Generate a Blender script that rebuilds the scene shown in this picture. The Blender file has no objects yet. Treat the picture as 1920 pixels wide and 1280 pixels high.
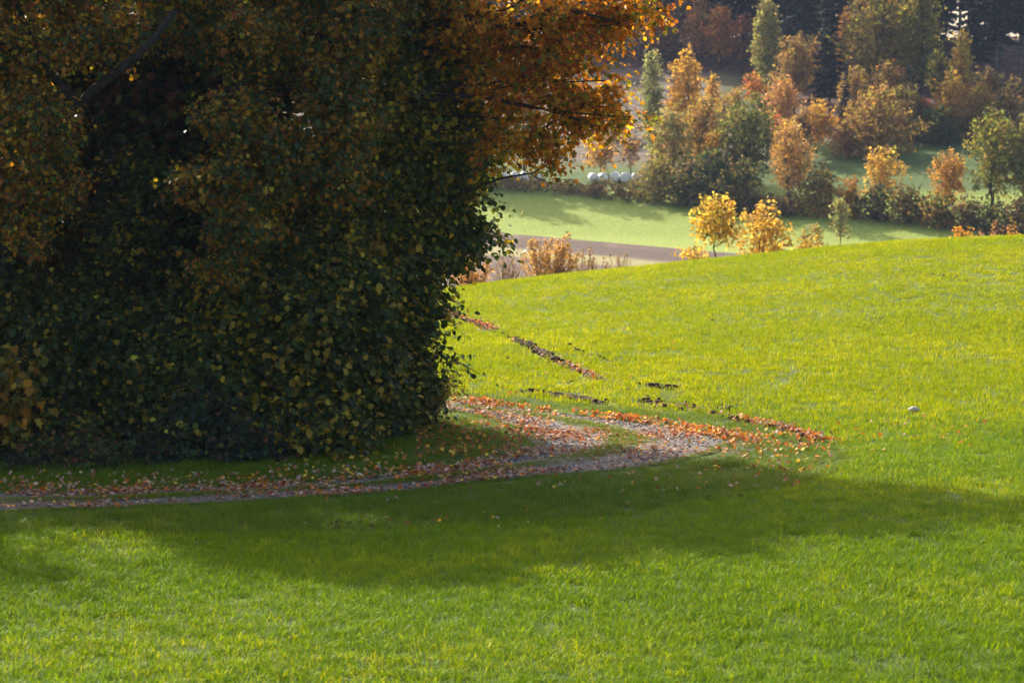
import bpy, math, random
import numpy as np
from mathutils import Vector, Euler
R = math.radians
rng = np.random.default_rng(7)
random.seed(7)
S = bpy.context.scene
C = S.collection

# ------------------------------------------------------------------ camera
CAM_H = 5.6; FPX = 4533.0; PITCH = math.atan(440 / FPX)
cd = bpy.data.cameras.new('camera'); cam = bpy.data.objects.new('camera', cd); C.objects.link(cam)
cam.location = (0, 0, CAM_H); cam.rotation_euler = (math.pi / 2 - PITCH, 0, 0)
cd.sensor_width = 36; cd.lens = 36 * FPX / 1920; cd.clip_start = 0.5; cd.clip_end = 3000
cd.dof.use_dof = True; cd.dof.focus_distance = 41; cd.dof.aperture_fstop = 2.6
S.camera = cam
# ------------------------------------------------------------------ light
SUN_EL, SUN_AZ = R(33), R(-31)          # azimuth from +Y towards +X, the sun stands behind the copse, a little left
w = bpy.data.worlds.new('World'); S.world = w; w.use_nodes = True
nt = w.node_tree; bg = nt.nodes['Background']
sky = nt.nodes.new('ShaderNodeTexSky'); sky.sky_type = 'NISHITA'; sky.sun_disc = False
sky.sun_elevation = SUN_EL; sky.sun_rotation = SUN_AZ; sky.air_density = 0.8; sky.dust_density = 4.0; sky.ozone_density = 0.3
nt.links.new(sky.outputs[0], bg.inputs[0]); bg.inputs[1].default_value = 0.15
sl = bpy.data.lights.new('sun', 'SUN'); sun = bpy.data.objects.new('sun', sl); C.objects.link(sun)
sl.energy = 3.8; sl.angle = R(0.55); sl.color = (1.0, 0.93, 0.80)
tosun = Vector((math.sin(SUN_AZ) * math.cos(SUN_EL), math.cos(SUN_AZ) * math.cos(SUN_EL), math.sin(SUN_EL)))
sun.rotation_euler = (-tosun).to_track_quat('-Z', 'Y').to_euler(); sun.location = (-30, 60, 60)
S.view_settings.view_transform = 'Standard'; S.view_settings.look = 'None'
S.view_settings.exposure = 1.06; S.view_settings.gamma = 1
S.render.engine = 'CYCLES'
S.cycles.max_bounces = 6; S.cycles.diffuse_bounces = 3; S.cycles.transmission_bounces = 4; S.cycles.glossy_bounces = 2
S.cycles.volume_bounces = 0; S.cycles.transparent_max_bounces = 4
S.cycles.use_denoising = True
S.cycles.sample_clamp_indirect = 4
try: S.cycles.denoising_prefilter = 'ACCURATE'
except Exception: pass

# ------------------------------------------------------------------ terrain
def smooth(a, b, t):
    t = np.clip((t - a) / (b - a), 0, 1); return t * t * (3 - 2 * t)
CX = np.array([-60, -20, -2, 2.5, 6.5, 8.5, 12, 15, 18, 30, 60.])
CZ = np.array([-1.8, -1.3, -.80, -.30, .08, .28, .70, .95, 1.08, 1.2, .6])
DY = np.array([-100, 80, 84, 88, 92, 97, 103, 110, 120, 130, 142, 155, 175, 230.])
DZ = np.array([0, 0, .05, .2, .45, .9, 1.6, 2.6, 4.4, 6.0, 7.3, 8.0, 8.2, 8.2])
FS = np.array([-400, 150, 190, 205, 216, 233.4, 260, 300, 318, 330, 360, 500, 1200.])
FZ = np.array([-8.2, -8.1, -7.7, -7.2, -6.7, -3.3, 2.3, 10.7, 14.2, 15.2, 14.5, 8, -20.])
def svals(x, y): return 0.389 * x + 0.922 * y
def terr(x, y):
    x = np.asarray(x, float); y = np.asarray(y, float)
    n = np.interp(x, CX, CZ) * smooth(44, 84, y) * (1 - smooth(105, 150, y)) - np.interp(y, DY, DZ)
    n = n + 0.022 * np.sin(x * .9 + y * .35) * np.sin(y * .55 + 1) + .03 * np.sin(x * .31 - y * .21)
    f = np.interp(svals(x, y), FS, FZ) + .25 * np.sin(x * .11 + 1) * np.sin(y * .07) * smooth(230, 260, svals(x, y))
    k = smooth(138, 165, y)
    return n * (1 - k) + f * k
cp, sp = math.cos(PITCH), math.sin(PITCH)
def ray(X, Y):
    a = (X - 960) / FPX; b = (640 - Y) / FPX
    return np.array([a, cp + b * sp, -sp + b * cp])
def at(X, Y, d):                       # the point d metres ahead along a line of sight
    r = ray(X, Y); r = r / r[1]
    return np.array([r[0] * d, d, CAM_H + r[2] * d])
def ground(X, Y, d0=15, d1=420):       # where that line of sight meets the ground
    r = ray(X, Y); r = r / r[1]
    d = np.arange(d0, d1, .05)
    h = CAM_H + r[2] * d - terr(r[0] * d, d)
    i = np.argmax(h < 0)
    if h[i] >= 0: i = len(d) - 1
    return np.array([r[0] * d[i], d[i], float(terr(r[0] * d[i], d[i]))])

# ------------------------------------------------------------------ helpers
def tag(o, label=None, cat=None, group=None, kind=None):
    if label: o['label'] = label
    if cat: o['category'] = cat
    if group: o['group'] = group
    if kind: o['kind'] = kind
    return o
def empty(name, loc):
    o = bpy.data.objects.new(name, None); o.location = loc; o.empty_display_size = .3; C.objects.link(o); return o
def mesh_obj(name, V, loops, starts, mat, parent=None, tint=None, smooth_=False, link=True, origin=None):
    V = np.asarray(V, np.float32)
    if origin is not None: V = V - np.asarray(origin, np.float32)
    me = bpy.data.meshes.new(name)
    me.vertices.add(len(V)); me.vertices.foreach_set('co', V.ravel())
    loops = np.asarray(loops, np.int32); starts = np.asarray(starts, np.int32)
    me.loops.add(len(loops)); me.loops.foreach_set('vertex_index', loops)
    me.polygons.add(len(starts)); me.polygons.foreach_set('loop_start', starts)
    me.update(calc_edges=True); me.validate()
    if tint is not None and len(me.polygons) == len(tint):
        a = me.attributes.new('tint', 'FLOAT_COLOR', 'FACE')
        t = np.ones((len(tint), 4), np.float32); t[:, :3] = tint; a.data.foreach_set('color', t.ravel())
    if smooth_: me.polygons.foreach_set('use_smooth', np.ones(len(me.polygons), bool))
    me.materials.append(mat)
    o = bpy.data.objects.new(name, me)
    if link: C.objects.link(o)
    if parent is not None: o.parent = parent
    return o
def grid_obj(name, P, mat, uv=None, **k):     # P (n,m,3)
    n, m = P.shape[:2]; idx = np.arange(n * m).reshape(n, m)
    q = np.stack([idx[:-1, :-1], idx[1:, :-1], idx[1:, 1:], idx[:-1, 1:]], -1).reshape(-1, 4)
    o = mesh_obj(name, P.reshape(-1, 3), q.ravel(), np.arange(len(q)) * 4, mat, smooth_=True, **k)
    if uv is not None:
        l = o.data.uv_layers.new(name='UVMap'); vi = np.empty(len(o.data.loops), np.int32)
        o.data.loops.foreach_get('vertex_index', vi); l.data.foreach_set('uv', uv.reshape(-1, 2)[vi].astype(np.float32).ravel())
    return o
def norm(v): return v / np.maximum(np.linalg.norm(v, axis=-1, keepdims=True), 1e-9)

# leaf templates: x across, y along to the tip, z up; two halves folded on the midrib
def tmpl(right, fold=.18, curl=.15):
    n = len(right); pts = [(0, 0), (0, 1.0)]
    V = [(0, 0, 0), (0, .5, -.02), (0, 1, -curl)]
    for x, y in right: V.append((x, y, fold * x - curl * y * y))
    for x, y in right: V.append((-x, y, fold * x - curl * y * y))
    F = [[0] + [3 + i for i in range(n)] + [2, 1], [0, 1, 2] + [3 + n + i for i in range(n - 1, -1, -1)]]
    return np.array(V, float), F
T_ROUND = tmpl([(.30, .02), (.47, .28), (.44, .6), (.22, .88)])
T_MAPLE = tmpl([(.30, -.02), (.52, .18), (.33, .36), (.58, .68), (.24, .66), (.2, .82)], .25, .25)
T_LONG = tmpl([(.16, .1), (.24, .4), (.14, .8)], .3, .3)
T_QUAD = (np.array([(-.5, 0, 0), (.5, .1, .06), (.42, 1, -.08), (-.4, .9, .05)]), [[0, 1, 2, 3]])
T_TRI = (np.array([(-.45, 0, 0), (.5, .15, .1), (.05, 1, -.12)]), [[0, 1, 2]])
def leaves(name, P, N, T, size, tint, tm, mat, parent=None, **k):
    tv, tf = tm; n = len(P)
    N = norm(N); T = norm(T - N * (T * N).sum(-1, keepdims=True)); X = np.cross(T, N)
    size = np.broadcast_to(size, (n,))[:, None, None]
    V = (X[:, None] * tv[None, :, 0:1] + T[:, None] * tv[None, :, 1:2] + N[:, None] * tv[None, :, 2:3]) * size + P[:, None]
    m = len(tv); L = []; st = []; c = 0
    for f in tf: st.append(c); L += f; c += len(f)
    L = (np.array(L)[None] + (np.arange(n) * m)[:, None]).ravel()
    st = (np.array(st)[None] + (np.arange(n) * c)[:, None]).ravel()
    return mesh_obj(name, V.reshape(-1, 3), L, st, mat, parent, np.repeat(tint, len(tf), 0), **k)
def tubes(name, lines, mat, parent=None, sides=5, **k):    # lines: list of (pts (n,3), radii (n))
    V = []; L = []; b = 0
    for P, r in lines:
        P = np.asarray(P, float); n = len(P); r = np.broadcast_to(r, (n,))
        t = norm(np.gradient(P, axis=0)); ref = np.array([.31, .2, .93]) if abs(t[0, 2]) < .9 else np.array([1., .1, 0])
        a = norm(np.cross(t, ref)); c = np.cross(t, a)
        th = np.arange(sides) * 2 * math.pi / sides
        ring = P[:, None] + r[:, None, None] * (a[:, None] * np.cos(th)[None, :, None] + c[:, None] * np.sin(th)[None, :, None])
        V.append(ring.reshape(-1, 3)); i = np.arange(n - 1)[:, None]; j = np.arange(sides)[None]
        q = np.stack([i * sides + j, i * sides + (j + 1) % sides, (i + 1) * sides + (j + 1) % sides, (i + 1) * sides + j], -1).reshape(-1, 4) + b
        L.append(q); b += n * sides
    V = np.concatenate(V); L = np.concatenate(L)
    return mesh_obj(name, V, L.ravel(), np.arange(len(L)) * 4, mat, parent, smooth_=True, **k)
def curve(a, b, bend=.15, n=6, sag=0.):
    a = np.asarray(a, float); b = np.asarray(b, float); L = np.linalg.norm(b - a)
    o = rng.normal(size=3) * bend * L * .5; t = np.linspace(0, 1, n)[:, None]
    return a * (1 - t) + b * t + (o * 4 * t * (1 - t)) + np.array([0, 0, -sag]) * L * t * t + rng.normal(size=(n, 3)) * L * .012 * (t > 0)
def pick(cols, n, jit=.22):
    c = np.array([x[1] for x in cols], float); p = np.array([x[0] for x in cols], float)
    i = rng.choice(len(c), n, p=p / p.sum())
    return np.clip(c[i] * np.exp(rng.normal(0, jit, (n, 1))) * np.exp(rng.normal(0, .07, (n, 3))), 0, .9)
def vnoise(P, sc, seed=0):                 # cheap smooth noise
    r = np.random.default_rng(seed); o = np.zeros(len(P))
    for k in range(5):
        d = r.normal(size=P.shape[1]) * sc * (1 + .5 * k); o += np.sin(P @ d + r.uniform(0, 6.28)) / (1 + .4 * k)
    return o / 2.2

# ------------------------------------------------------------------ materials
def mat_leaf(name, trans=.45, gloss=.12, rough=.5, boost=(1.12, 1.1, .55)):
    m = bpy.data.materials.new(name); m.use_nodes = True; n = m.node_tree; n.nodes.clear()
    out = n.nodes.new('ShaderNodeOutputMaterial'); at_ = n.nodes.new('ShaderNodeAttribute'); at_.attribute_name = 'tint'
    oi = n.nodes.new('ShaderNodeObjectInfo')
    mul = n.nodes.new('ShaderNodeMix'); mul.data_type = 'RGBA'; mul.blend_type = 'MULTIPLY'; mul.inputs[0].default_value = 1
    n.links.new(at_.outputs['Color'], mul.inputs[6]); n.links.new(oi.outputs['Color'], mul.inputs[7])
    d = n.nodes.new('ShaderNodeBsdfPrincipled'); d.inputs['Roughness'].default_value = rough
    d.inputs['Specular IOR Level'].default_value = gloss
    t = n.nodes.new('ShaderNodeBsdfTranslucent')
    tc = n.nodes.new('ShaderNodeMix'); tc.data_type = 'RGBA'; tc.blend_type = 'MULTIPLY'; tc.inputs[0].default_value = 1
    tc.inputs[7].default_value = (*boost, 1)
    n.links.new(mul.outputs[2], tc.inputs[6]); n.links.new(tc.outputs[2], t.inputs['Color']); n.links.new(mul.outputs[2], d.inputs['Base Color'])
    mx = n.nodes.new('ShaderNodeMixShader'); mx.inputs[0].default_value = trans
    n.links.new(d.outputs[0], mx.inputs[1]); n.links.new(t.outputs[0], mx.inputs[2]); n.links.new(mx.outputs[0], out.inputs[0])
    return m
def mat_grass(name, ca, cb, cdry, trans=.5, gloss=.25):
    m = mat_leaf(name, trans, gloss, .42, (1.25, 1.1, .25)); n = m.node_tree
    mul = [x for x in n.nodes if x.type == 'MIX'][0]
    oi = [x for x in n.nodes if x.type == 'OBJECT_INFO'][0]
    g = n.nodes.new('ShaderNodeNewGeometry'); nz = n.nodes.new('ShaderNodeTexNoise'); nz.inputs['Scale'].default_value = .16
    nz.inputs['Detail'].default_value = 5; n.links.new(g.outputs['Position'], nz.inputs['Vector'])
    ad = n.nodes.new('ShaderNodeMath'); ad.operation = 'MULTIPLY_ADD'; ad.inputs[1].default_value = .5
    n.links.new(oi.outputs['Random'], ad.inputs[0]); n.links.new(nz.outputs['Fac'], ad.inputs[2])
    cr = n.nodes.new('ShaderNodeValToRGB'); e = cr.color_ramp.elements
    e[0].position = .4; e[0].color = (*ca, 1); e[1].position = .95; e[1].color = (*cb, 1)
    x = e.new(1.0); x.color = (*cdry, 1)
    n.links.new(ad.outputs[0], cr.inputs[0])
    for l in list(mul.inputs[7].links): n.links.remove(l)
    n.links.new(cr.outputs[0], mul.inputs[7])
    return m
def mat_solid(name, c1, c2, scale=8, rough=.9, bump=.3, bscale=40, detail=6):
    m = bpy.data.materials.new(name); m.use_nodes = True; n = m.node_tree; b = n.nodes['Principled BSDF']
    g = n.nodes.new('ShaderNodeNewGeometry'); nz = n.nodes.new('ShaderNodeTexNoise'); nz.inputs['Scale'].default_value = scale; nz.inputs['Detail'].default_value = detail
    n.links.new(g.outputs['Position'], nz.inputs['Vector'])
    cr = n.nodes.new('ShaderNodeValToRGB'); cr.color_ramp.elements[0].position = .35; cr.color_ramp.elements[1].position = .68
    cr.color_ramp.elements[0].color = (*c1, 1); cr.color_ramp.elements[1].color = (*c2, 1)
    n.links.new(nz.outputs['Fac'], cr.inputs[0]); n.links.new(cr.outputs[0], b.inputs['Base Color'])
    b.inputs['Roughness'].default_value = rough; b.inputs['Specular IOR Level'].default_value = .2
    bn = n.nodes.new('ShaderNodeTexNoise'); bn.inputs['Scale'].default_value = bscale; bn.inputs['Detail'].default_value = 4
    n.links.new(g.outputs['Position'], bn.inputs['Vector'])
    bp = n.nodes.new('ShaderNodeBump'); bp.inputs['Strength'].default_value = bump; bp.inputs['Distance'].default_value = .05
    n.links.new(bn.outputs['Fac'], bp.inputs['Height']); n.links.new(bp.outputs[0], b.inputs['Normal'])
    return m
M_LEAF = mat_leaf('leaf', .52, .32, .42)
M_GLOW = mat_leaf('backlit_glow_leaf', .68, .3, .45, (1.4, 1.2, .5))  # backlit glow of the maple boughs, raised in the leaf colour
M_LEAF_DULL = mat_leaf('far_leaf', .55, .08, .6, (1.3, 1.22, .8))
M_NEEDLE = mat_leaf('needle', .12, .1, .6)
M_FALLEN = mat_leaf('dry_leaf', .3, .22, .6, (1.3, .9, .5))
M_BARK = mat_solid('bark', (.018, .014, .010), (.06, .05, .04), 12, .95, .5, 60)
M_BARK_PALE = mat_solid('pale_bark', (.08, .065, .055), (.17, .15, .13), 3, .9, .3, 20)
M_SOIL = mat_solid('soil', (.045, .025, .014), (.11, .065, .04), 9, .95, .8, 30)

# ground: meadow green, dull turf under the crop, leaf litter in the wood
def mat_ground():
    m = mat_solid('turf', (.05, .075, .012), (.10, .14, .02), .35, .95, .25, 14); n = m.node_tree; b = n.nodes['Principled BSDF']
    base = b.inputs['Base Color'].links[0].from_socket
    g = [x for x in n.nodes if x.type == 'NEW_GEOMETRY'][0]
    def lin(nx, ny, c, wdt, noise=6.):      # soft mask of nx*x+ny*y-c with a ragged border
        d = n.nodes.new('ShaderNodeVectorMath'); d.operation = 'DOT_PRODUCT'; d.inputs[1].default_value = (nx, ny, 0)
        n.links.new(g.outputs['Position'], d.inputs[0])
        nz = n.nodes.new('ShaderNodeTexNoise'); nz.inputs['Scale'].default_value = .12; nz.inputs['Detail'].default_value = 4
        n.links.new(g.outputs['Position'], nz.inputs['Vector'])
        a = n.nodes.new('ShaderNodeMath'); a.operation = 'MULTIPLY_ADD'; a.inputs[1].default_value = noise
        n.links.new(nz.outputs['Fac'], a.inputs[0]); n.links.new(d.outputs['Value'], a.inputs[2])
        r = n.nodes.new('ShaderNodeMapRange'); r.inputs['From Min'].default_value = c + noise * .5 - wdt; r.inputs['From Max'].default_value = c + noise * .5 + wdt
        n.links.new(a.outputs[0], r.inputs['Value']); return r.outputs[0]
    def mix(f, a, bcol):
        x = n.nodes.new('ShaderNodeMix'); x.data_type = 'RGBA'; n.links.new(f, x.inputs[0]); n.links.new(a, x.inputs[6])
        if isinstance(bcol, tuple): x.inputs[7].default_value = (*bcol, 1)
        else: n.links.new(bcol, x.inputs[7])
        return x.outputs[2]
    def tex(c1, c2, sc):
        nz = n.nodes.new('ShaderNodeTexNoise'); nz.inputs['Scale'].default_value = sc; nz.inputs['Detail'].default_value = 8
        n.links.new(g.outputs['Position'], nz.inputs['Vector']); cr = n.nodes.new('ShaderNodeValToRGB')
        cr.color_ramp.elements[0].position = .38; cr.color_ramp.elements[1].position = .64
        cr.color_ramp.elements[0].color = (*c1, 1); cr.color_ramp.elements[1].color = (*c2, 1)
        n.links.new(nz.outputs['Fac'], cr.inputs[0]); return cr.outputs[0]
    meadow = tex((.18, .235, .035), (.28, .335, .055), 3.5)
    c = mix(lin(0, 1, 150, 4), base, meadow)
    upper = tex((.07, .11, .025), (.10, .15, .035), .3)  # meadow above the hedge, its colour darkened to carry the wood's shade
    c = mix(lin(.389, .922, 236, 1.5, 2), c, upper)
    rough = tex((.09, .07, .04), (.21, .165, .12), .55)      # rough clearing on the left of the slope
    lefty = lin(-1, .0, -27, 3, 8)
    up = lin(.389, .922, 246, 3, 6)
    mm = n.nodes.new('ShaderNodeMath'); mm.operation = 'MULTIPLY'; n.links.new(lefty, mm.inputs[0]); n.links.new(up, mm.inputs[1])
    c = mix(mm.outputs[0], c, rough)
    litter = tex((.05, .03, .02), (.16, .07, .04), .8)
    c = mix(lin(.2, .98, 268, 2.5, 9), c, litter) if False else c
    right = lin(1, 0, 30, 5, 8); up2 = lin(.389, .922, 258.5, 1.2, 5)
    m2 = n.nodes.new('ShaderNodeMath'); m2.operation = 'MULTIPLY'; n.links.new(right, m2.inputs[0]); n.links.new(up2, m2.inputs[1])
    c = mix(m2.outputs[0], c, litter)
    c = mix(lin(.389, .922, 297, 3, 8), c, litter)
    n.links.new(c, b.inputs['Base Color']); return m
M_GROUND = mat_ground()
def axis(parts):
    return np.unique(np.concatenate([np.arange(a, b, s) for a, b, s in parts]).round(4))
gx = axis([(-460, -80, 20), (-80, -26, 3), (-26, 34, .6), (34, 100, 3), (100, 461, 20)])
gy = axis([(-60, 15, 5), (15, 125, .6), (125, 345, 2), (345, 400, 8), (400, 701, 30)])
GX, GY = np.meshgrid(gx, gy, indexing='xy')
P = np.stack([GX, GY, terr(GX, GY)], -1).transpose(1, 0, 2)
tag(grid_obj('ground', P, M_GROUND), 'green turf rising from the valley up to the wooded slope', kind='structure')

# ploughed field in the valley: brown furrowed soil, near its upper edge a strip of stubble
def mat_plough():
    m = mat_solid('ploughed_soil', (.11, .068, .044), (.20, .135, .10), .5, .95, .6, 3); n = m.node_tree; b = n.nodes['Principled BSDF']
    base = b.inputs['Base Color'].links[0].from_socket
    uv = n.nodes.new('ShaderNodeUVMap'); sep = n.nodes.new('ShaderNodeSeparateXYZ'); n.links.new(uv.outputs[0], sep.inputs[0])
    nz = n.nodes.new('ShaderNodeTexNoise'); nz.inputs['Scale'].default_value = .25; g = [x for x in n.nodes if x.type == 'NEW_GEOMETRY'][0]
    n.links.new(g.outputs['Position'], nz.inputs['Vector'])
    a = n.nodes.new('ShaderNodeMath'); a.operation = 'MULTIPLY_ADD'; a.inputs[1].default_value = .05
    n.links.new(nz.outputs['Fac'], a.inputs[0]); n.links.new(sep.outputs['Y'], a.inputs[2])
    cr = n.nodes.new('ShaderNodeValToRGB'); e = cr.color_ramp.elements
    e[0].position = .68; e[0].color = (0, 0, 0, 1); e[1].position = .71; e[1].color = (1, 1, 1, 1)
    x = e.new(.80); x.color = (1, 1, 1, 1); x = e.new(.83); x.color = (0, 0, 0, 1)
    n.links.new(a.outputs[0], cr.inputs[0])
    mx = n.nodes.new('ShaderNodeMix'); mx.data_type = 'RGBA'; mx.inputs[7].default_value = (.34, .30, .12, 1)
    n.links.new(cr.outputs[0], mx.inputs[0]); n.links.new(base, mx.inputs[6])
    c2 = n.nodes.new('ShaderNodeValToRGB'); e = c2.color_ramp.elements
    e[0].position = .83; e[0].color = (0, 0, 0, 1); e[1].position = .86; e[1].color = (1, 1, 1, 1); x = e.new(.955); x.color = (1, 1, 1, 1); x = e.new(.97); x.color = (0, 0, 0, 1)
    n.links.new(a.outputs[0], c2.inputs[0])
    m3 = n.nodes.new('ShaderNodeMix'); m3.data_type = 'RGBA'; m3.inputs[7].default_value = (.11, .07, .05, 1)
    n.links.new(c2.outputs[0], m3.inputs[0]); n.links.new(mx.outputs[2], m3.inputs[6])
    wv = n.nodes.new('ShaderNodeTexWave'); wv.inputs['Scale'].default_value = 22; wv.inputs['Distortion'].default_value = 1.5; wv.bands_direction = 'Y'
    n.links.new(uv.outputs[0], wv.inputs['Vector'])
    m4 = n.nodes.new('ShaderNodeMix'); m4.data_type = 'RGBA'; m4.blend_type = 'MULTIPLY'; m4.inputs[0].default_value = .5
    n.links.new(m3.outputs[2], m4.inputs[6]); n.links.new(wv.outputs[0], m4.inputs[7])
    n.links.new(m4.outputs[2], b.inputs['Base Color']); return m
g0 = ground(900, 428, 150); g1 = ground(1335, 472, 150)
dr = (g1 - g0)[:2] / np.linalg.norm((g1 - g0)[:2]); nn = np.array([-dr[1], dr[0]])
if nn[1] < 0: nn = -nn
U, Vv = np.meshgrid(np.linspace(-60, 60, 121), np.linspace(-45, 0, 46), indexing='ij')
PX = g0[0] + dr[0] * U + nn[0] * Vv; PY = g0[1] + dr[1] * U + nn[1] * Vv
P = np.stack([PX, PY, terr(PX, PY) + .03], -1)
uv = np.stack([U / 45, (Vv + 45) / 45], -1)
tag(grid_obj('ploughed_field', P, mat_plough(), uv), 'brown ploughed field in the valley with a pale stubble strip', kind='structure')

# ------------------------------------------------------------------ gravel path
PAIRS = [(-300,975,-300,940),(0,960,0,926),(200,954,200,923),(333,948,333,917),(467,941,467,911),(633,930,633,902),(764,922,740,890),
 (880,908,820,882),(993,896,909,866),(1130,884,960,852),(1240,871,990,840),(1315,856,1003,828),(1362,840,1000,818),(1375,828,985,810),
 (1338,817,965,802),(1269,803,945,795),(1206,793,915,786),(1112,782,885,779),(1019,773,850,772),(925,761,790,766),(847,752,700,762),
 (600,739,500,755),(200,729,200,745),(-300,720,-300,738)]
def cat(A, k=8):
    A = np.asarray(A, float); A = np.vstack([2 * A[0] - A[1], A, 2 * A[-1] - A[-2]]); o = []
    for i in range(1, len(A) - 2):
        for t in np.arange(k) / k:
            o.append(.5 * (2 * A[i] + (A[i + 1] - A[i - 1]) * t + (2 * A[i - 1] - 5 * A[i] + 4 * A[i + 1] - A[i + 2]) * t * t + (3 * A[i] - A[i - 1] - 3 * A[i + 1] + A[i + 2]) * t ** 3))
    o.append(A[-2]); return np.array(o)
out_e = cat([ground(a, b)[:2] for a, b, _, _ in PAIRS]); in_e = cat([ground(a, b)[:2] for _, _, a, b in PAIRS])
NU = 17; uu = np.linspace(0, 1, NU)
PP = in_e[:, None] * (1 - uu[None, :, None]) + out_e[:, None] * uu[None, :, None]
wob = (vnoise(out_e, 2.2, 3) * .12)[:, None]; PP[:, -1] += wob * .8; PP[:, 0] -= wob * .8
rut = -.0 * np.exp(-((uu - .2) / .12) ** 2)
PZ = terr(PP[..., 0], PP[..., 1]) + .014 + .03 * np.exp(-((uu - .48) / .13) ** 2)[None]
cum = np.concatenate([[0], np.cumsum(np.linalg.norm(np.diff((out_e + in_e) / 2, axis=0), axis=1))])
uv = np.stack([np.broadcast_to(uu[None], PZ.shape), np.broadcast_to(cum[:, None], PZ.shape)], -1)
def mat_path():
    m = bpy.data.materials.new('gravel'); m.use_nodes = True; n = m.node_tree; b = n.nodes['Principled BSDF']
    g = n.nodes.new('ShaderNodeNewGeometry')
    vo = n.nodes.new('ShaderNodeTexVoronoi'); vo.inputs['Scale'].default_value = 42; n.links.new(g.outputs['Position'], vo.inputs['Vector'])
    cr = n.nodes.new('ShaderNodeValToRGB'); cr.color_ramp.elements[0].color = (.055, .042, .031, 1); cr.color_ramp.elements[1].color = (.25, .20, .16, 1)
    n.links.new(vo.outputs['Color'], cr.inputs[0])
    nz = n.nodes.new('ShaderNodeTexNoise'); nz.inputs['Scale'].default_value = 2.5; nz.inputs['Detail'].default_value = 8; n.links.new(g.outputs['Position'], nz.inputs['Vector'])
    uv = n.nodes.new('ShaderNodeUVMap'); sep = n.nodes.new('ShaderNodeSeparateXYZ'); n.links.new(uv.outputs[0], sep.inputs[0])
    prof = n.nodes.new('ShaderNodeValToRGB'); e = prof.color_ramp.elements
    e[0].position = 0; e[0].color = (.8,) * 3 + (1,); e[1].position = 1; e[1].color = (.75,) * 3 + (1,)
    for p_, v_ in ((.13, .1), (.3, .12), (.44, .85), (.56, .85), (.68, .15), (.88, .1)):
        x = e.new(p_); x.color = (v_,) * 3 + (1,)
    n.links.new(sep.outputs['X'], prof.inputs[0])
    a = n.nodes.new('ShaderNodeMath'); a.operation = 'ADD'; n.links.new(prof.outputs[0], a.inputs[0]); n.links.new(nz.outputs['Fac'], a.inputs[1])
    r = n.nodes.new('ShaderNodeMapRange'); r.inputs['From Min'].default_value = .75; r.inputs['From Max'].default_value = 1.15; n.links.new(a.outputs[0], r.inputs['Value'])
    so = n.nodes.new('ShaderNodeValToRGB'); so.color_ramp.elements[0].color = (.06, .05, .025, 1); so.color_ramp.elements[1].color = (.12, .12, .035, 1)
    n2 = n.nodes.new('ShaderNodeTexNoise'); n2.inputs['Scale'].default_value = 25; n.links.new(g.outputs['Position'], n2.inputs['Vector']); n.links.new(n2.outputs['Fac'], so.inputs[0])
    mx = n.nodes.new('ShaderNodeMix'); mx.data_type = 'RGBA'; n.links.new(r.outputs[0], mx.inputs[0]); n.links.new(cr.outputs[0], mx.inputs[6]); n.links.new(so.outputs[0], mx.inputs[7])
    n.links.new(mx.outputs[2], b.inputs['Base Color']); b.inputs['Roughness'].default_value = .85
    bp = n.nodes.new('ShaderNodeBump'); bp.inputs['Distance'].default_value = .02; bp.inputs['Strength'].default_value = .9
    n.links.new(vo.outputs['Distance'], bp.inputs['Height']); n.links.new(bp.outputs[0], b.inputs['Normal']); return m
tag(grid_obj('path', np.concatenate([PP, PZ[..., None]], -1), mat_path(), uv), 'gravel farm track curving round the end of the copse', kind='structure')

def inpoly(P, poly):
    x, y = P[:, 0], P[:, 1]; r = np.zeros(len(P), bool); j = len(poly) - 1
    for i in range(len(poly)):
        xi, yi = poly[i]; xj, yj = poly[j]
        c = ((yi > y) != (yj > y)) & (x < (xj - xi) * (y - yi) / (yj - yi + 1e-12) + xi); r ^= c; j = i
    return r
path_poly = np.vstack([PP[:, -1], PP[::-1, 0]])
def seg_dist(P, line):
    d = np.full(len(P), 1e9); tt = np.zeros(len(P))
    for i in range(len(line) - 1):
        a, b = line[i], line[i + 1]; ab = b - a; t = np.clip(((P - a) @ ab) / (ab @ ab), 0, 1)
        q = np.linalg.norm(P - a - t[:, None] * ab, axis=1); k = q < d; d[k] = q[k]; tt[k] = i + t[k]
    return d
# bare wheel ruts in the crop
RUTS = [([(800,572),(850,592),(900,610),(925,622)], .16, .5), ([(925,622),(960,636)], .07, .1), ([(960,636),(1010,660),(1060,686),(1125,714)], .14, .5),
        ([(1380,789),(1440,800),(1500,815),(1545,830)], .13, .45), ([(1190,762),(1290,771),(1380,789)], .09, .22), ([(1125,714),(1170,732),(1215,748),(1290,765)], .07, .07),
        ([(985,738),(1050,744),(1135,758)], .22, .4), ([(1200,755),(1300,765),(1380,772)], .2, .35), ([(1213,724),(1265,731)], .2, .5),
        ([(1040,640),(1090,662),(1160,682)], .08, .12), ([(950,676),(1000,700),(1090,722)], .08, .08),
        ([(1320,940),(1400,934)], .15, .1), ([(1500,690),(1420,660),(1330,600)], .04, .05), ([(1920,545),(1830,528),(1730,512)], .05, .06),
        ([(640,985),(720,992)], .3, .25)]
RL = [(cat([ground(*p)[:2] for p in ps], 4), w_, k) for ps, w_, k in RUTS]

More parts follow.
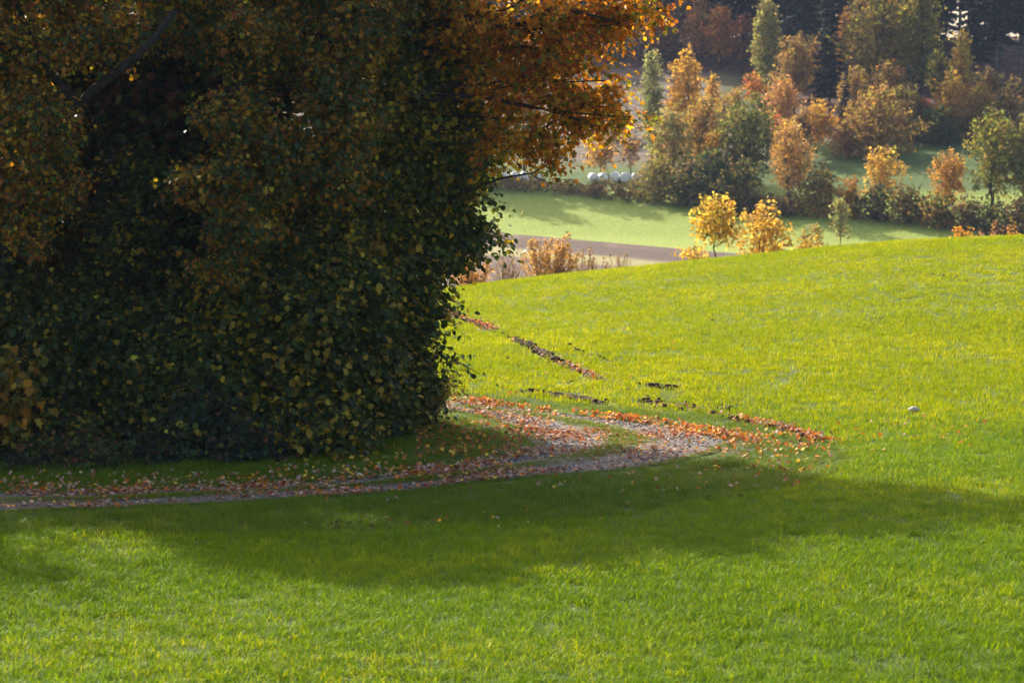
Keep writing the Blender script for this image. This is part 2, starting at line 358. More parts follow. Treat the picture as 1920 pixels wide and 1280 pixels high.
# ------------------------------------------------------------------ grass
LIB = bpy.data.collections.new('grass_tufts')     # source meshes for the scattered grass only
def tuft(name, n, rad, h, wdt, mat, bend=.5, tint=((.5, .78, 1.2), (1.22, 1.12, .8)), dry=.02):  # cool end of the tint paints sky sheen onto the blades
    V = []; F = []; T = []; b = 0
    for i in range(n):
        a = random.uniform(0, 6.283); r = rad * math.sqrt(random.random()); p = np.array([r * math.cos(a), r * math.sin(a), -.01])
        th = random.uniform(0, 6.283); d = np.array([math.cos(th), math.sin(th), 0]); s = np.array([-d[1], d[0], 0])
        tw = random.uniform(-.8, .8); s = s * math.cos(tw) + d * math.sin(tw)
        hh = h * random.uniform(.55, 1.2); be = bend * random.uniform(.3, 1.5); ww = wdt * random.uniform(.7, 1.25)
        pts = []
        for k, t in enumerate((0, .45, .8, 1)):
            c = p + np.array([0, 0, 1]) * hh * t * (1 - .35 * be * t) + d * hh * be * t * t
            q = ww * (.8, 1, .6, 0)[k]
            if k < 3: V += [c - s * q / 2, c + s * q / 2]
            else: V.append(c)
        F += [[b, b + 1, b + 3, b + 2], [b + 2, b + 3, b + 5, b + 4], [b + 4, b + 5, b + 6]]; b += 7
        c = np.array(tint[0]) + (np.array(tint[1]) - np.array(tint[0])) * random.random()
        if random.random() < dry: c = np.array([1.6, 1.1, 1.6])
        T += [c, c, c]
    st = np.cumsum([0] + [len(f) for f in F[:-1]])
    o = mesh_obj(name, np.array(V), np.concatenate(F), st, mat, tint=np.array(T), link=False); return o
def scatter(name, pts, scl, sources, label, base=0.):
    col = bpy.data.collections.new(name + '_sources')
    for s in sources: col.objects.link(s)
    me = bpy.data.meshes.new(name); me.vertices.add(len(pts)); me.vertices.foreach_set('co', pts.astype(np.float32).ravel())
    n = len(pts)
    rot = np.stack([rng.normal(0, .12, n), rng.normal(0, .12, n), rng.uniform(0, 6.28, n)], -1)
    a = me.attributes.new('rot', 'FLOAT_VECTOR', 'POINT'); a.data.foreach_set('vector', rot.astype(np.float32).ravel())
    a = me.attributes.new('scl', 'FLOAT', 'POINT'); a.data.foreach_set('value', scl.astype(np.float32))
    a = me.attributes.new('idx', 'INT', 'POINT'); a.data.foreach_set('value', rng.integers(0, len(sources), n).astype(np.int32))
    o = bpy.data.objects.new(name, me); C.objects.link(o)
    g = bpy.data.node_groups.new(name, 'GeometryNodeTree'); g.is_modifier = True
    g.interface.new_socket('Geometry', in_out='INPUT', socket_type='NodeSocketGeometry'); g.interface.new_socket('Geometry', in_out='OUTPUT', socket_type='NodeSocketGeometry')
    N = g.nodes; gi = N.new('NodeGroupInput'); go = N.new('NodeGroupOutput'); ip = N.new('GeometryNodeInstanceOnPoints'); ci = N.new('GeometryNodeCollectionInfo')
    ci.inputs['Collection'].default_value = col; ci.inputs['Separate Children'].default_value = True; ci.inputs['Reset Children'].default_value = True
    def na(nm, ty):
        x = N.new('GeometryNodeInputNamedAttribute'); x.data_type = ty; x.inputs['Name'].default_value = nm; return x.outputs['Attribute']
    e2r = N.new('FunctionNodeEulerToRotation')
    L = g.links.new; L(gi.outputs[0], ip.inputs['Points']); L(ci.outputs[0], ip.inputs['Instance']); ip.inputs['Pick Instance'].default_value = True
    L(na('idx', 'INT'), ip.inputs['Instance Index']); L(na('rot', 'FLOAT_VECTOR'), e2r.inputs[0]); L(e2r.outputs[0], ip.inputs['Rotation']); L(na('scl', 'FLOAT'), ip.inputs['Scale'])
    L(ip.outputs[0], go.inputs[0])
    md = o.modifiers.new('scatter', 'NODES'); md.node_group = g
    tag(o, label, kind='stuff'); return o
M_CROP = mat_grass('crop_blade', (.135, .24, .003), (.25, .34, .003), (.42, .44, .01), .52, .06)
M_CROP_FAR = mat_grass('sun_tinted_crop_blade', (.235, .29, .003), (.34, .365, .003), (.46, .44, .01), .5, .05)  # same crop as the near blades, with a sunlit tone put into the colour
M_VERGE = mat_grass('verge_blade', (.11, .185, .005), (.19, .26, .008), (.30, .31, .02), .45, .10)
crop = [tuft('crop_tuft', 28, .15, .115, .0085, M_CROP, .95) for _ in range(7)]
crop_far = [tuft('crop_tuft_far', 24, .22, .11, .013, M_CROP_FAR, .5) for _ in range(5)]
verge = [tuft('verge_tuft', 30, .12, .14, .006, M_VERGE, .9, dry=.05) for _ in range(6)]
short = [tuft('short_tuft', 16, .10, .045, .006, M_VERGE, 1.0, dry=.1) for _ in range(4)]

def field_pts(dens, y0, y1, spread=.30):
    w0, w1 = .235 * y0 + 7, .235 * y1 + 7; n = int(dens * (w0 + w1) * (y1 - y0))
    y = rng.uniform(y0, y1, n); hw = .235 * y + 7; k = rng.random(n) < hw / w1; y = y[k]; hw = hw[k]; x = rng.uniform(-1, 1, len(y)) * hw
    return np.stack([x, y], -1)
# the line between the verge turf and the sown crop, near side and far side of the path
VN = np.array([(-400, 1000), (0, 1003), (300, 1004), (640, 1000), (900, 985), (1100, 975), (1300, 945), (1420, 930), (1560, 890), (1600, 860), (1560, 835), (1480, 815), (1380, 790), (1300, 778), (1150, 765), (1000, 750), (850, 738), (600, 727), (0, 715), (-400, 708)])
vn = np.array([ground(a, b)[:2] for a, b in VN]); verge_poly = vn
path_soft = inpoly
copse_poly = np.array([(-30, 36.3), (-7.8, 37.3), (-4, 38.2), (-2.9, 39.7), (-2.1, 41.6), (-1.5, 43.6), (-1.8, 45.2), (-6, 46), (-30, 46)])
def masks(P):
    inpath = inpoly(P, path_poly); inv = inpoly(P, verge_poly); inc = inpoly(P, copse_poly)
    keep = np.ones(len(P))
    for line, w_, k in RL:
        lo = line.min(0) - 1; hi = line.max(0) + 1; s_ = ((P > lo) & (P < hi)).all(1)
        if s_.any():
            d = seg_dist(P[s_], line); keep[s_] *= np.where(d < (w_ + .1) * (1.0 + .3 * vnoise(P[s_], 3, 5)), 1 - k * 1.7, 1)
    return inpath, inv, inc, keep
def place(P): return np.concatenate([P, terr(P[:, 0], P[:, 1])[:, None]], 1)
def build_grass():
    Pn = field_pts(100, 17, 48); ip, iv, ic, kp = masks(Pn); kp = kp * (1 - smooth(35, 47, Pn[:, 1] + 2.5 * vnoise(Pn, .35, 17)))
    k = ~ip & ~iv & ~ic & (rng.random(len(Pn)) < kp); A = Pn[k]
    sA = rng.uniform(.75, 1.15, len(A)) * (1 + .12 * vnoise(A, .8, 1))
    lush = 1 + .12 * np.exp(-((A[:, 1] - 25) / 6) ** 2)
    scatter('crop_grass', place(A), sA * lush * .92, crop, 'lush young cereal crop growing on the near side of the track')
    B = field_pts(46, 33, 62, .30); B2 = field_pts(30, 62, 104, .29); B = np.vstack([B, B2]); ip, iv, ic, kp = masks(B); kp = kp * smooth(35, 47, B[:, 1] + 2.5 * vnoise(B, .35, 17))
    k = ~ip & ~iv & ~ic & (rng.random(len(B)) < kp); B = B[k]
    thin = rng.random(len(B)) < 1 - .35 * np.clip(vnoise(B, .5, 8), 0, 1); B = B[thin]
    scatter('sunlit_crop_grass', place(B), rng.uniform(.7, 1.15, len(B)), crop_far, 'young crop tinted a sunlit yellow green covering the rise beyond the track')
    Vp = field_pts(95, 28, 55, .30); ip, iv, ic, kp = masks(Vp); k = iv & ~ip & ~ic & (rng.random(len(Vp)) < kp); Vp = Vp[k]
    sc = rng.uniform(.55, 1.2, len(Vp)) * (1 + .3 * vnoise(Vp, 1.3, 2))
    dpath = np.minimum(seg_dist(Vp, out_e[::3]), seg_dist(Vp, in_e[::3])); sc *= np.clip(.45 + dpath * .9, .45, 1)
    sc = np.where((Vp[:, 1] > 38.2) & (sc < 2), sc * .72, sc)
    scatter('verge_grass', place(Vp), np.clip(sc, .25, 1.25), verge, 'short dark verge grass along both sides of the gravel track')
    # middle strip and edges of the path
    n = len(PP); i = rng.integers(0, n - 1, 46000); t = rng.random(46000)[:, None]; u = rng.random(46000)
    w1 = np.exp(-((u - .5) / .085) ** 2) * .9 + np.exp(-(u / .045) ** 2) + np.exp(-((1 - u) / .045) ** 2)
    ie = in_e[i] * (1 - t) + in_e[i + 1] * t; oe = out_e[i] * (1 - t) + out_e[i + 1] * t; Q = ie * (1 - u[:, None]) + oe * u[:, None]
    w1 *= (.75 + .7 * vnoise(Q, 2.0, 4)); k = rng.random(len(Q)) < w1 * .8; Q = Q[k]
    z = terr(Q[:, 0], Q[:, 1]) + .014 + .03 * np.exp(-((u[k] - .48) / .13) ** 2)
    scatter('path_grass', np.concatenate([Q, z[:, None]], 1), rng.uniform(.5, 1.2, len(Q)), short, 'sparse trodden grass along the middle strip of the track')
build_grass()

# soil clods in the ruts
def clods():
    V = []; L = []; b = 0; cube = np.array([(x, y, z) for x in (-1, 1) for y in (-1, 1) for z in (-1, 1)], float)
    q = [(0, 1, 3, 2), (4, 6, 7, 5), (0, 4, 5, 1), (2, 3, 7, 6), (0, 2, 6, 4), (1, 5, 7, 3)]
    T = []
    for line, w_, k in RL:
        ln = np.linalg.norm(np.diff(line, axis=0), axis=1); tot = ln.sum(); n = int(tot * 170 * w_ * k * 2)
        c = np.concatenate([[0], np.cumsum(ln)]); s = rng.uniform(0, tot, n)
        x = np.interp(s, c, line[:, 0]); y = np.interp(s, c, line[:, 1]); P = np.stack([x, y], -1) + rng.normal(0, w_ * .6, (n, 2)); P = P[rng.random(n) < np.clip(.75 + .8 * vnoise(P, 2.0, 31), .1, 1)]
        for p in P:
            r = random.uniform(.012, .04); v = cube * np.array([1, 1, .7]) * r * (1 + rng.uniform(-.35, .35, (8, 3)))
            a = random.uniform(0, 3.1); ca, sa = math.cos(a), math.sin(a); v = np.stack([v[:, 0] * ca - v[:, 1] * sa, v[:, 0] * sa + v[:, 1] * ca, v[:, 2]], -1)
            V.append(v + np.array([p[0], p[1], float(terr(p[0], p[1])) + r * .4 + random.uniform(0, .06)])); L.append(np.array(q) + b); b += 8
    for (line, w_, k), hh in zip(RL, (.07, .03, .085, .07, .045, .0, .07, .06, .05, .03, 0, 0, 0, 0, 0)):
        if hh == 0: continue
        c = np.concatenate([[0], np.cumsum(np.linalg.norm(np.diff(line, axis=0), axis=1))]); m_ = max(6, int(c[-1] / .06)); q_ = np.linspace(0, c[-1], m_)
        ctr = np.stack([np.interp(q_, c, line[:, 0]), np.interp(q_, c, line[:, 1])], -1); t_ = norm(np.gradient(ctr, axis=0)); nn_ = np.stack([-t_[:, 1], t_[:, 0]], -1)
        off = np.array([-1, -.5, 0, .5, 1]); prof = np.array([-.02, .6, 1, .7, -.02]); ww = w_ * .8 * (1 + .4 * vnoise(ctr, 3., 41)); hv = hh * np.clip(.7 + .8 * vnoise(ctr, 2.2, 43), .0, 1.4) * np.sin(np.linspace(0.05, 3.09, m_)) ** .4
        G_ = ctr[:, None] + nn_[:, None] * off[None, :, None] * ww[:, None, None] + rng.normal(0, .012, (m_, 5, 2)); z_ = terr(G_[..., 0], G_[..., 1]) + prof[None] * hv[:, None] * (1 + rng.normal(0, .25, (m_, 5)))
        V.append(np.concatenate([G_, z_[..., None]], -1).reshape(-1, 3)); id_ = np.arange(m_ * 5).reshape(m_, 5)
        L.append(np.stack([id_[:-1, :-1], id_[1:, :-1], id_[1:, 1:], id_[:-1, 1:]], -1).reshape(-1, 4) + b); b += m_ * 5
    L = np.concatenate(L)
    tag(mesh_obj('soil_clods', np.concatenate(V), L.ravel(), np.arange(len(L)) * 4, M_SOIL), 'dark crumbled soil in the bare wheel ruts of the crop', kind='stuff')
    strips = []
clods()

# fallen leaves
ORG = (.60, .20, .035); RUST = (.30, .11, .05); TANL = (.50, .33, .24); YEL = (.75, .45, .05); BRN = (.20, .09, .045)
def fallen():
    Q = []; Cc = []; W = []
    def add(P, cols): Q.append(P); Cc.append(pick(cols, len(P), .25))
    n = len(PP)
    def strip(i0, i1, cnt, u0, u1, cols, sig=None, grav=1):
        i = rng.integers(i0 * 8, min(i1 * 8, n - 1), cnt); t = rng.random(cnt)[:, None]
        u = rng.normal(u0, sig, cnt) if sig else rng.uniform(u0, u1, cnt)
        ie = in_e[i] * (1 - t) + in_e[i + 1] * t; oe = out_e[i] * (1 - t) + out_e[i + 1] * t
        P = ie * (1 - u[:, None]) + oe * u[:, None]
        k = rng.random(cnt) < np.clip(.6 + .7 * vnoise(P, 2.2, 11), .12, 1); add(P[k], cols)
    mixp = [(.26, RUST), (.42, TANL), (.14, ORG), (.08, YEL), (.12, BRN)]
    strip(0, 8, 2700, -.05, 1.04, mixp)                 # shaded part on the left
    strip(0, 7, 900, .05, 0, mixp, .13)
    strip(6, 14, 2500, 0, 1, mixp)
    strip(7, 13, 700, .1, 0, mixp, .12)
    strip(13, 22, 1800, 0, 1, mixp)
    hot = [(.45, ORG), (.22, RUST), (.25, YEL), (.08, TANL)]
    strip(13, 22, 2100, 1.02, 0, hot, .055)            # glowing line along the outer edge
    strip(12, 15, 600, .97, 0, hot, .08)
    strip(11, 15, 260, 1.15, 0, mixp, .12)
    # verge inside the bend, and loose ones in the grass
    def area(X0, X1, Y0, Y1, cnt, cols):
        P = np.array([ground(random.uniform(X0, X1), random.uniform(Y0, Y1), 20, 95)[:2] for _ in range(cnt)]); add(P, cols)
    area(780, 980, 795, 860, 420, [(.5, RUST), (.3, ORG), (.1, YEL), (.1, BRN)])
    area(500, 800, 850, 905, 230, [(.3, TANL), (.3, YEL), (.2, ORG), (.2, RUST)])
    area(0, 520, 893, 925, 260, mixp)
    area(1340, 1560, 815, 890, 110, hot); area(1380, 1660, 800, 870, 60, hot); area(1560, 1860, 790, 860, 40, hot)
    area(1000, 1500, 880, 930, 110, mixp); area(560, 1200, 915, 1000, 45, mixp); area(880, 1300, 560, 770, 26, hot)
    for (line, w_, k), f0, f1, m_ in ((RL[0], 0, 1, 9), (RL[2], .65, 1, 7), (RL[2], 0, .65, 1), (RL[3], 0, 1, 7), (RL[4], 0, 1, 1.5)):
        c = np.linspace(f0 * (len(line) - 1), f1 * (len(line) - 1), int(m_ * len(line) * (f1 - f0))); P = np.stack([np.interp(c, range(len(line)), line[:, 0]), np.interp(c, range(len(line)), line[:, 1])], -1)
        P = np.repeat(P, 3, 0); add(P + rng.normal(0, .11, P.shape), [(.4, RUST), (.3, TANL), (.3, ORG)])
    # drift at the outer end of the last rut
    P2 = np.array([ground(random.uniform(1395, 1545), random.uniform(-6, 6) + np.interp(random.random(), [0, 1], [793, 826]), 20, 95)[:2] for _ in range(1)]); add(P2, hot)
    P = np.concatenate(Q); c = np.concatenate(Cc); ip = inpoly(P, path_poly)
    z = terr(P[:, 0], P[:, 1]) + np.where(ip, .035, .0) + rng.uniform(.0, .03, len(P))
    ig = ~ip; z[ig] += rng.uniform(.03, .10, ig.sum()); z[inpoly(P, copse_poly)] += .02
    N = np.stack([rng.normal(0, .35, len(P)), rng.normal(0, .35, len(P)), np.ones(len(P))], -1); N[ig, :2] *= 1.8
    a = rng.uniform(0, 6.28, len(P)); T = np.stack([np.cos(a), np.sin(a), 0 * a], -1)
    P3 = np.stack([P[:, 0], P[:, 1], z], -1); s = rng.uniform(.03, .08, len(P)); h = rng.random(len(P)) < .6
    tm = (T_MAPLE[0] * np.array([1.1, 1, 1.5]), T_MAPLE[1])
    o = leaves('fallen_leaves', P3[h], N[h], T[h], s[h], c[h], tm, M_FALLEN); tag(o, 'fallen orange and brown maple leaves strewn over the track and verge', kind='stuff')
    o = leaves('fallen_hazel_leaves', P3[~h], N[~h], T[~h], s[~h] * .9, c[~h], T_ROUND, M_FALLEN); tag(o, 'fallen rounded tan and yellow leaves strewn over the track', kind='stuff')
fallen()

def pebbles():
    n = 5200; i = rng.integers(0, len(PP) - 1, n); u = np.where(rng.random(n) < .5, rng.normal(.2, .1, n), rng.normal(.78, .1, n)).clip(.01, .99)
    t = rng.random(n)[:, None]; Q = (in_e[i] * (1 - t) + in_e[i + 1] * t) * (1 - u[:, None]) + (out_e[i] * (1 - t) + out_e[i + 1] * t) * u[:, None]
    octa = np.array([(1, 0, 0), (0, 1, 0), (-1, 0, 0), (0, -1, 0), (0, 0, .7), (0, 0, -.7)], float); f = np.array([(0, 1, 4), (1, 2, 4), (2, 3, 4), (3, 0, 4), (1, 0, 5), (2, 1, 5), (3, 2, 5), (0, 3, 5)])
    r_ = rng.uniform(.008, .028, n); V = octa[None] * r_[:, None, None] * (1 + rng.uniform(-.3, .3, (n, 6, 3))) + np.concatenate([Q, (terr(Q[:, 0], Q[:, 1]) + .018)[:, None]], 1)[:, None]
    L = (f[None] + (np.arange(n) * 6)[:, None, None]).reshape(-1, 3)
    g_ = rng.uniform(.07, .30, n)[:, None] * np.array([1, .90, .79]); tag(mesh_obj('gravel', V.reshape(-1, 3), L.ravel(), np.arange(len(L)) * 3, M_STONE, tint=np.repeat(g_, 8, 0)), 'loose grey stones lying in the two wheel tracks', kind='stuff')
M_STONE = mat_leaf('loose_stone', .0, .2, .8)
pebbles()

# ------------------------------------------------------------------ the copse
def blob_points(blobs, n, shell=.55):
    v = np.array([b[3] * b[4] * b[5] for b in blobs], float) ** (2 / 3); i = rng.choice(len(blobs), n, p=v / v.sum())
    B = np.array([b[:6] for b in blobs], float)[i]; d = norm(rng.normal(size=(n, 3)))
    r = shell + (1 - shell) * rng.random(n) ** .6; lump = 1 + .16 * vnoise(d * 2 + B[:, :3], 2.2, 21)
    return B[:, :3] + d * B[:, 3:6] * (r * lump)[:, None], d, i
def sublobes(blobs, k=8, q=.38):
    o = []
    for b in blobs:
        for j in range(k):
            d = norm(rng.normal(size=3) * np.array([1, 1, .9])); f = rng.uniform(.5, .72); m = q * rng.uniform(.7, 1.2)
            o.append((b[0] + d[0] * b[3] * f, b[1] + d[1] * b[4] * f, b[2] + d[2] * b[5] * f, b[3] * m, b[4] * m, b[5] * m * .8))
        o.append((b[0], b[1], b[2], b[3] * .6, b[4] * .6, b[5] * .6))
    return o
def leafy(name, base, blobs, nspray, per, size, cols, tm, label, cat, droop=.35, trunk_r=.12, group=None, spray_len=.55, spread=.10, stems=1, colfn=None, shell=.5, bmat=None, lmat=None, twigs=True, tops=None, extra=None):
    base = np.array([base[0], base[1], float(terr(base[0], base[1])) - .05])
    root = empty(name, base); tag(root, label, cat, group)
    O, D, bi = blob_points(sublobes(blobs) if twigs else blobs, nspray, .35); bi = bi // 9 if twigs else bi
    zmin = terr(O[:, 0], O[:, 1]) + .12; O[:, 2] = np.maximum(O[:, 2], zmin)
    dirs = norm(D * .8 + rng.normal(0, .45, O.shape) + np.array([0, 0, -droop]))
    ln = rng.uniform(.6, 1.3, nspray) * spray_len
    if extra is not None:
        for (p, d, l) in extra: O = np.vstack([O, p]); dirs = np.vstack([dirs, norm(np.array(d, float))]); ln = np.append(ln, l)
    n = len(O); t = (np.arange(per) + rng.random((n, per))) / per
    sag = (t ** 2) * droop * .5
    P = O[:, None] + dirs[:, None] * (t * ln[:, None])[..., None] + np.array([0, 0, -1.]) * (sag * ln[:, None])[..., None] + rng.normal(0, spread, (n, per, 3)) * (.4 + t[..., None])
    Dd = np.repeat(dirs[:, None], per, 1)
    P = P.reshape(-1, 3); Dd = Dd.reshape(-1, 3)
    N = norm(np.array([0, 0, .75]) + norm(Dd) * .45 + np.array([0, -.25, 0]) + rng.normal(0, .5, P.shape)); T = Dd * .7 + rng.normal(0, .5, P.shape) + np.array([0, 0, -.75])
    sprc = rng.random(n)                                   # sprays differ in how far they have turned
    k = P[:, 2] > terr(P[:, 0], P[:, 1]) + .04
    cc = pick(cols, len(P), .3) if colfn is None else colfn(P, np.repeat(sprc, per))
    if cols is not MAPO: cc = cc * .78  # other crowns darkened in colour, the maple boughs keep their painted glow
    leaves('crown', P[k] - base, N[k], T[k], size * rng.uniform(.5, 1.3, k.sum()), cc[k], tm, lmat or M_LEAF, root)
    # trunk(s) and limbs
    tr = []; lim = []; B = np.array([b[:6] for b in blobs], float)
    ctr = B[:, :3].mean(0); top = np.array([ctr[0], ctr[1], max(ctr[2], base[2] + .6)]) if tops is None else np.array(tops)
    if stems == 1:
        c = curve(base, top, .08, 8); tr.append((c - base, np.linspace(trunk_r, trunk_r * .55, 8)))
        anchors = c[3:]
    else:
        anchors = []
        for s_ in range(stems):
            a = s_ * 6.283 / stems + random.uniform(-.3, .3); q = base + np.array([math.cos(a), math.sin(a), 0]) * .12
            b_ = B[random.randrange(len(B))]; e = b_[:3] + rng.normal(0, .2, 3) * b_[3:6]; c = curve(q, e, .15, 8); tr.append((c - base, np.linspace(trunk_r * .5, trunk_r * .16, 8))); anchors += list(c[3:])
        anchors = np.array(anchors)
    tubes('trunk', tr, bmat or M_BARK, root, 8)
    for b_ in B:
        a = anchors[np.argmin(np.linalg.norm(anchors - b_[:3], axis=1) + .6 * np.maximum(0, anchors[:, 2] - b_[2]))]
        c = curve(a, b_[:3], .12, 7); lim.append((c - base, np.linspace(trunk_r * .27, trunk_r * .10, 7)))
    for j in rng.choice(nspray, min(nspray, 130 if twigs else 40), replace=False):
        b_ = B[bi[j]]; c = curve(b_[:3] + rng.normal(0, .15, 3) * b_[3:6], O[j], .15, 5); lim.append((c - base, np.linspace(trunk_r * .15, .006, 5)))
    tubes('branches', lim, bmat or M_BARK, root, 5)
    if twigs:
        tw = []
        idx = list(rng.choice(nspray, min(nspray, 900), replace=False)) + list(range(nspray, n))
        for j in idx:
            tt = np.linspace(-.15, 1, 4); c = O[j] + dirs[j] * (tt * ln[j])[:, None] + np.array([0, 0, -1.]) * (np.maximum(tt, 0) ** 2 * droop * .5 * ln[j])[:, None]
            tw.append((c - base, np.linspace(.007, .003, 4)))
        tubes('twigs', tw, M_BARK, root, 3)
    return root
def bl(X, Y, d, rx, rz, ry=None):      # a lobe of foliage seen at X,Y of the photo, d metres away, radii in metres
    p = at(X, Y, d); return (p[0], p[1], p[2], rx, ry if ry else rx, rz)

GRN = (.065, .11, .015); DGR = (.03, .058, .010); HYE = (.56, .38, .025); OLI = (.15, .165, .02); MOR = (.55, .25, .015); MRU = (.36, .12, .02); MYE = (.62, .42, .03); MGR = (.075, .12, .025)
HAZ = [(.44, GRN), (.24, DGR), (.20, OLI), (.12, HYE)]
HAZY = [(.28, GRN), (.22, OLI), (.38, HYE), (.12, DGR)]
MAPG = [(.46, MGR), (.14, OLI), (.18, MOR), (.14, MYE), (.08, MRU)]
MAPO = [(.42, MOR), (.26, MYE), (.08, MRU), (.24, OLI)]
MAPD = [(.30, MOR), (.18, MYE), (.14, MRU), (.38, MGR)]
def clumped(a, b, seed, sc=1.3, thr=0.):
    def f(P, s):
        m = (vnoise(P, sc, seed) + (s - .5) * 1.2) > thr; return np.where(m[:, None], pick(a, len(P)), pick(b, len(P)))
    return f
def bough(root, name, pxs, r0, r1):
    P = np.array([at(*p) for p in pxs]) - np.array(root.location); P = np.array(cat(P, 4)); tubes(name, [(P, np.linspace(r0, r1, len(P)))], M_BARK, root, 7)
grp = 'hazel bushes at the edge of the copse'
leafy('hazel_bush', (-2.5, 42.4), [bl(700,735,42.2,.95,.85), bl(750,640,42.6,.6,.8), bl(735,550,42.6,.8,.8), bl(660,620,41.8,.9,1.1), bl(790,460,43.0,.7,.7), bl(860,420,43.2,.50,.5), bl(680,790,41.0,.7,.45), bl(770,730,42.6,.4,.45), bl(780,560,42.9,.4,.4)],
      2300, 13, .092, HAZ, T_ROUND, 'green hazel bush whose leafy edge stands against the bright field', 'bush', trunk_r=.09, stems=7, group=grp,
      extra=[(at(805,650,42.3),(1,-.2,-.35),.75), (at(800,665,42.4),(1,-.1,-.3),.6), (at(815,640,42.4),(1,-.1,-.4),.6), (at(835,668,42.3),(1,-.1,-.32),.62), (at(842,676,42.3),(1,0,-.28),.6), (at(838,560,42.5),(1,0,-.3),.4), (at(845,610,42.5),(1,0,-.5),.3), (at(870,470,43),(1,0,-.6),.35), (at(838,575,42.6),(1,0,-.3),.35), (at(900,425,43.2),(1,0,-.35),.5), (at(930,438,43.2),(1,0,-.5),.35), (at(955,450,43.2),(1,0,-.9),.25), (at(905,375,43.2),(1,0,-.2),.35),(at(895,415,43.2),(.8,0,-.8),.45)])
leafy('hazel_bush', (-4.3, 39.9), [bl(560,760,39.6,1.15,1.0), bl(500,660,40.0,1.2,1.1), bl(600,600,40.4,1.2,1.2), bl(610,500,40.8,1.2,1.0), bl(470,570,40.2,1.0,.9), bl(650,700,40.6,.9,1.1), bl(590,820,38.9,.8,.5)],
      2700, 13, .096, HAZ, T_ROUND, 'dense green hazel bush with some round yellow leaves, widest bush of the copse', 'bush', trunk_r=.1, stems=8, group=grp, colfn=clumped(HAZ, HAZ + [(.35, HYE)], 5, 1.1, .2))
leafy('hazel_bush', (-6.4, 39.6), [bl(330,760,39.2,1.15,.95), bl(260,690,39.6,1.1,.9), bl(400,700,39.4,.9,1.1), bl(300,600,40.2,1.1,.8), bl(400,560,40.4,.9,.9), bl(380,810,38.6,.8,.5), bl(230,440,40.8,.7,.7), bl(270,310,41.2,.6,.5), bl(180,520,40.6,.6,.5)],
      2100, 13, .092, HAZ + [(.04, HYE)], T_ROUND, 'shaded hazel bush with drooping yellow tipped twigs behind the bramble', 'bush', trunk_r=.1, stems=7, group=grp)
leafy('hazel_bush', (-8.6, 39.6), [bl(90,740,39.4,1.1,1.0), bl(20,620,39.8,1.1,1.0), bl(150,620,40.0,1.0,1.0), bl(-80,700,39.2,1.0,1.1), bl(100,830,38.6,1.0,.5)],
      1900, 13, .092, HAZ, T_ROUND, 'dark green hazel bush in deep shade behind the yellow maple shrub', 'bush', trunk_r=.1, stems=7, group=grp)
leafy('lime_tree', (-3.0, 44.2), [bl(830,330,43.2,1.0,.9), bl(760,230,43.0,1.1,.95), bl(860,250,43.5,.9,.8), bl(700,350,42.6,1.0,.9), bl(760,110,43.4,1.2,.9), bl(640,430,42.2,1.0,.7), bl(860,130,43.8,.95,.8), bl(740,440,42.8,.9,.6), bl(800,10,43.8,1.2,.9)],
      2900, 13, .094, HAZY, T_ROUND, 'lime tree with yellowing heart shaped leaves above the hazel bushes', 'tree', trunk_r=.16, droop=.5, colfn=clumped([(.6, HYE), (.3, OLI), (.1, GRN)], [(.5, GRN), (.3, OLI), (.2, HYE)], 9, 1.2, .25))
mt = leafy('field_maple_tree', (-4.6, 43.6), [bl(1060,90,42.1,.7,.5, 0.29), bl(1000,250,41.9,.6,.5, 0.25), bl(1150,40,42.5,.55,.4, 0.23), bl(1100,240,41.9,.36,.24, .15), bl(1080,200,42.1,.55,.4, 0.23), bl(1145,160,42.0,.45,.28, 0.19), bl(940,260,42.2,.55,.5, 0.23), bl(1010,60,42.4,.95,.75, 0.40), bl(1090,30,42.6,.8,.55, 0.34), bl(960,160,42.4,.75,.7, 0.32), bl(1060,150,42.2,.7,.6, 0.29), bl(1120,195,42.0,.60,.42, 0.25), bl(1040,235,42.0,.55,.45, 0.23), bl(1040,290,41.8,.32,.30, 0.13), bl(1170,20,42.8,.55,.32, 0.23), bl(1235,22,42.8,.28,.16, 0.12), bl(1180,222,41.8,.26,.18, 0.11), bl(900,40,42.8,1.0,.8), bl(960,-70,43,1.3,.6, 0.55), bl(1120,-60,43,1.0,.5, 0.42), bl(760,-60,43.2,1.5,.65), bl(600,-60,43,1.5,.65)],
      2150, 11, .084, MAPO, T_MAPLE, 'field maple whose glowing orange boughs reach out over the valley view', 'tree', lmat=M_GLOW, trunk_r=.13, droop=.25, tops=(-2.6, 43.2, 6.6), spray_len=.42, spread=.06,
      colfn=clumped(MAPO, [(.5, MOR), (.25, OLI), (.25, MRU)], 4, 1.4, 0),
      extra=[(at(985,325,41.8),(1,0,-.35),.35), (at(1040,335,41.8),(1,0,-.05),.35), (at(1150,110,42.2),(1,0,-.1),.25), (at(1150,150,42.2),(1,0,.1),.3), (at(1195,240,41.8),(1,0,.1),.25), (at(1050,305,41.8),(.5,0,-1),.2),(at(1245,20,42.8),(1,0,-.1),.2)])
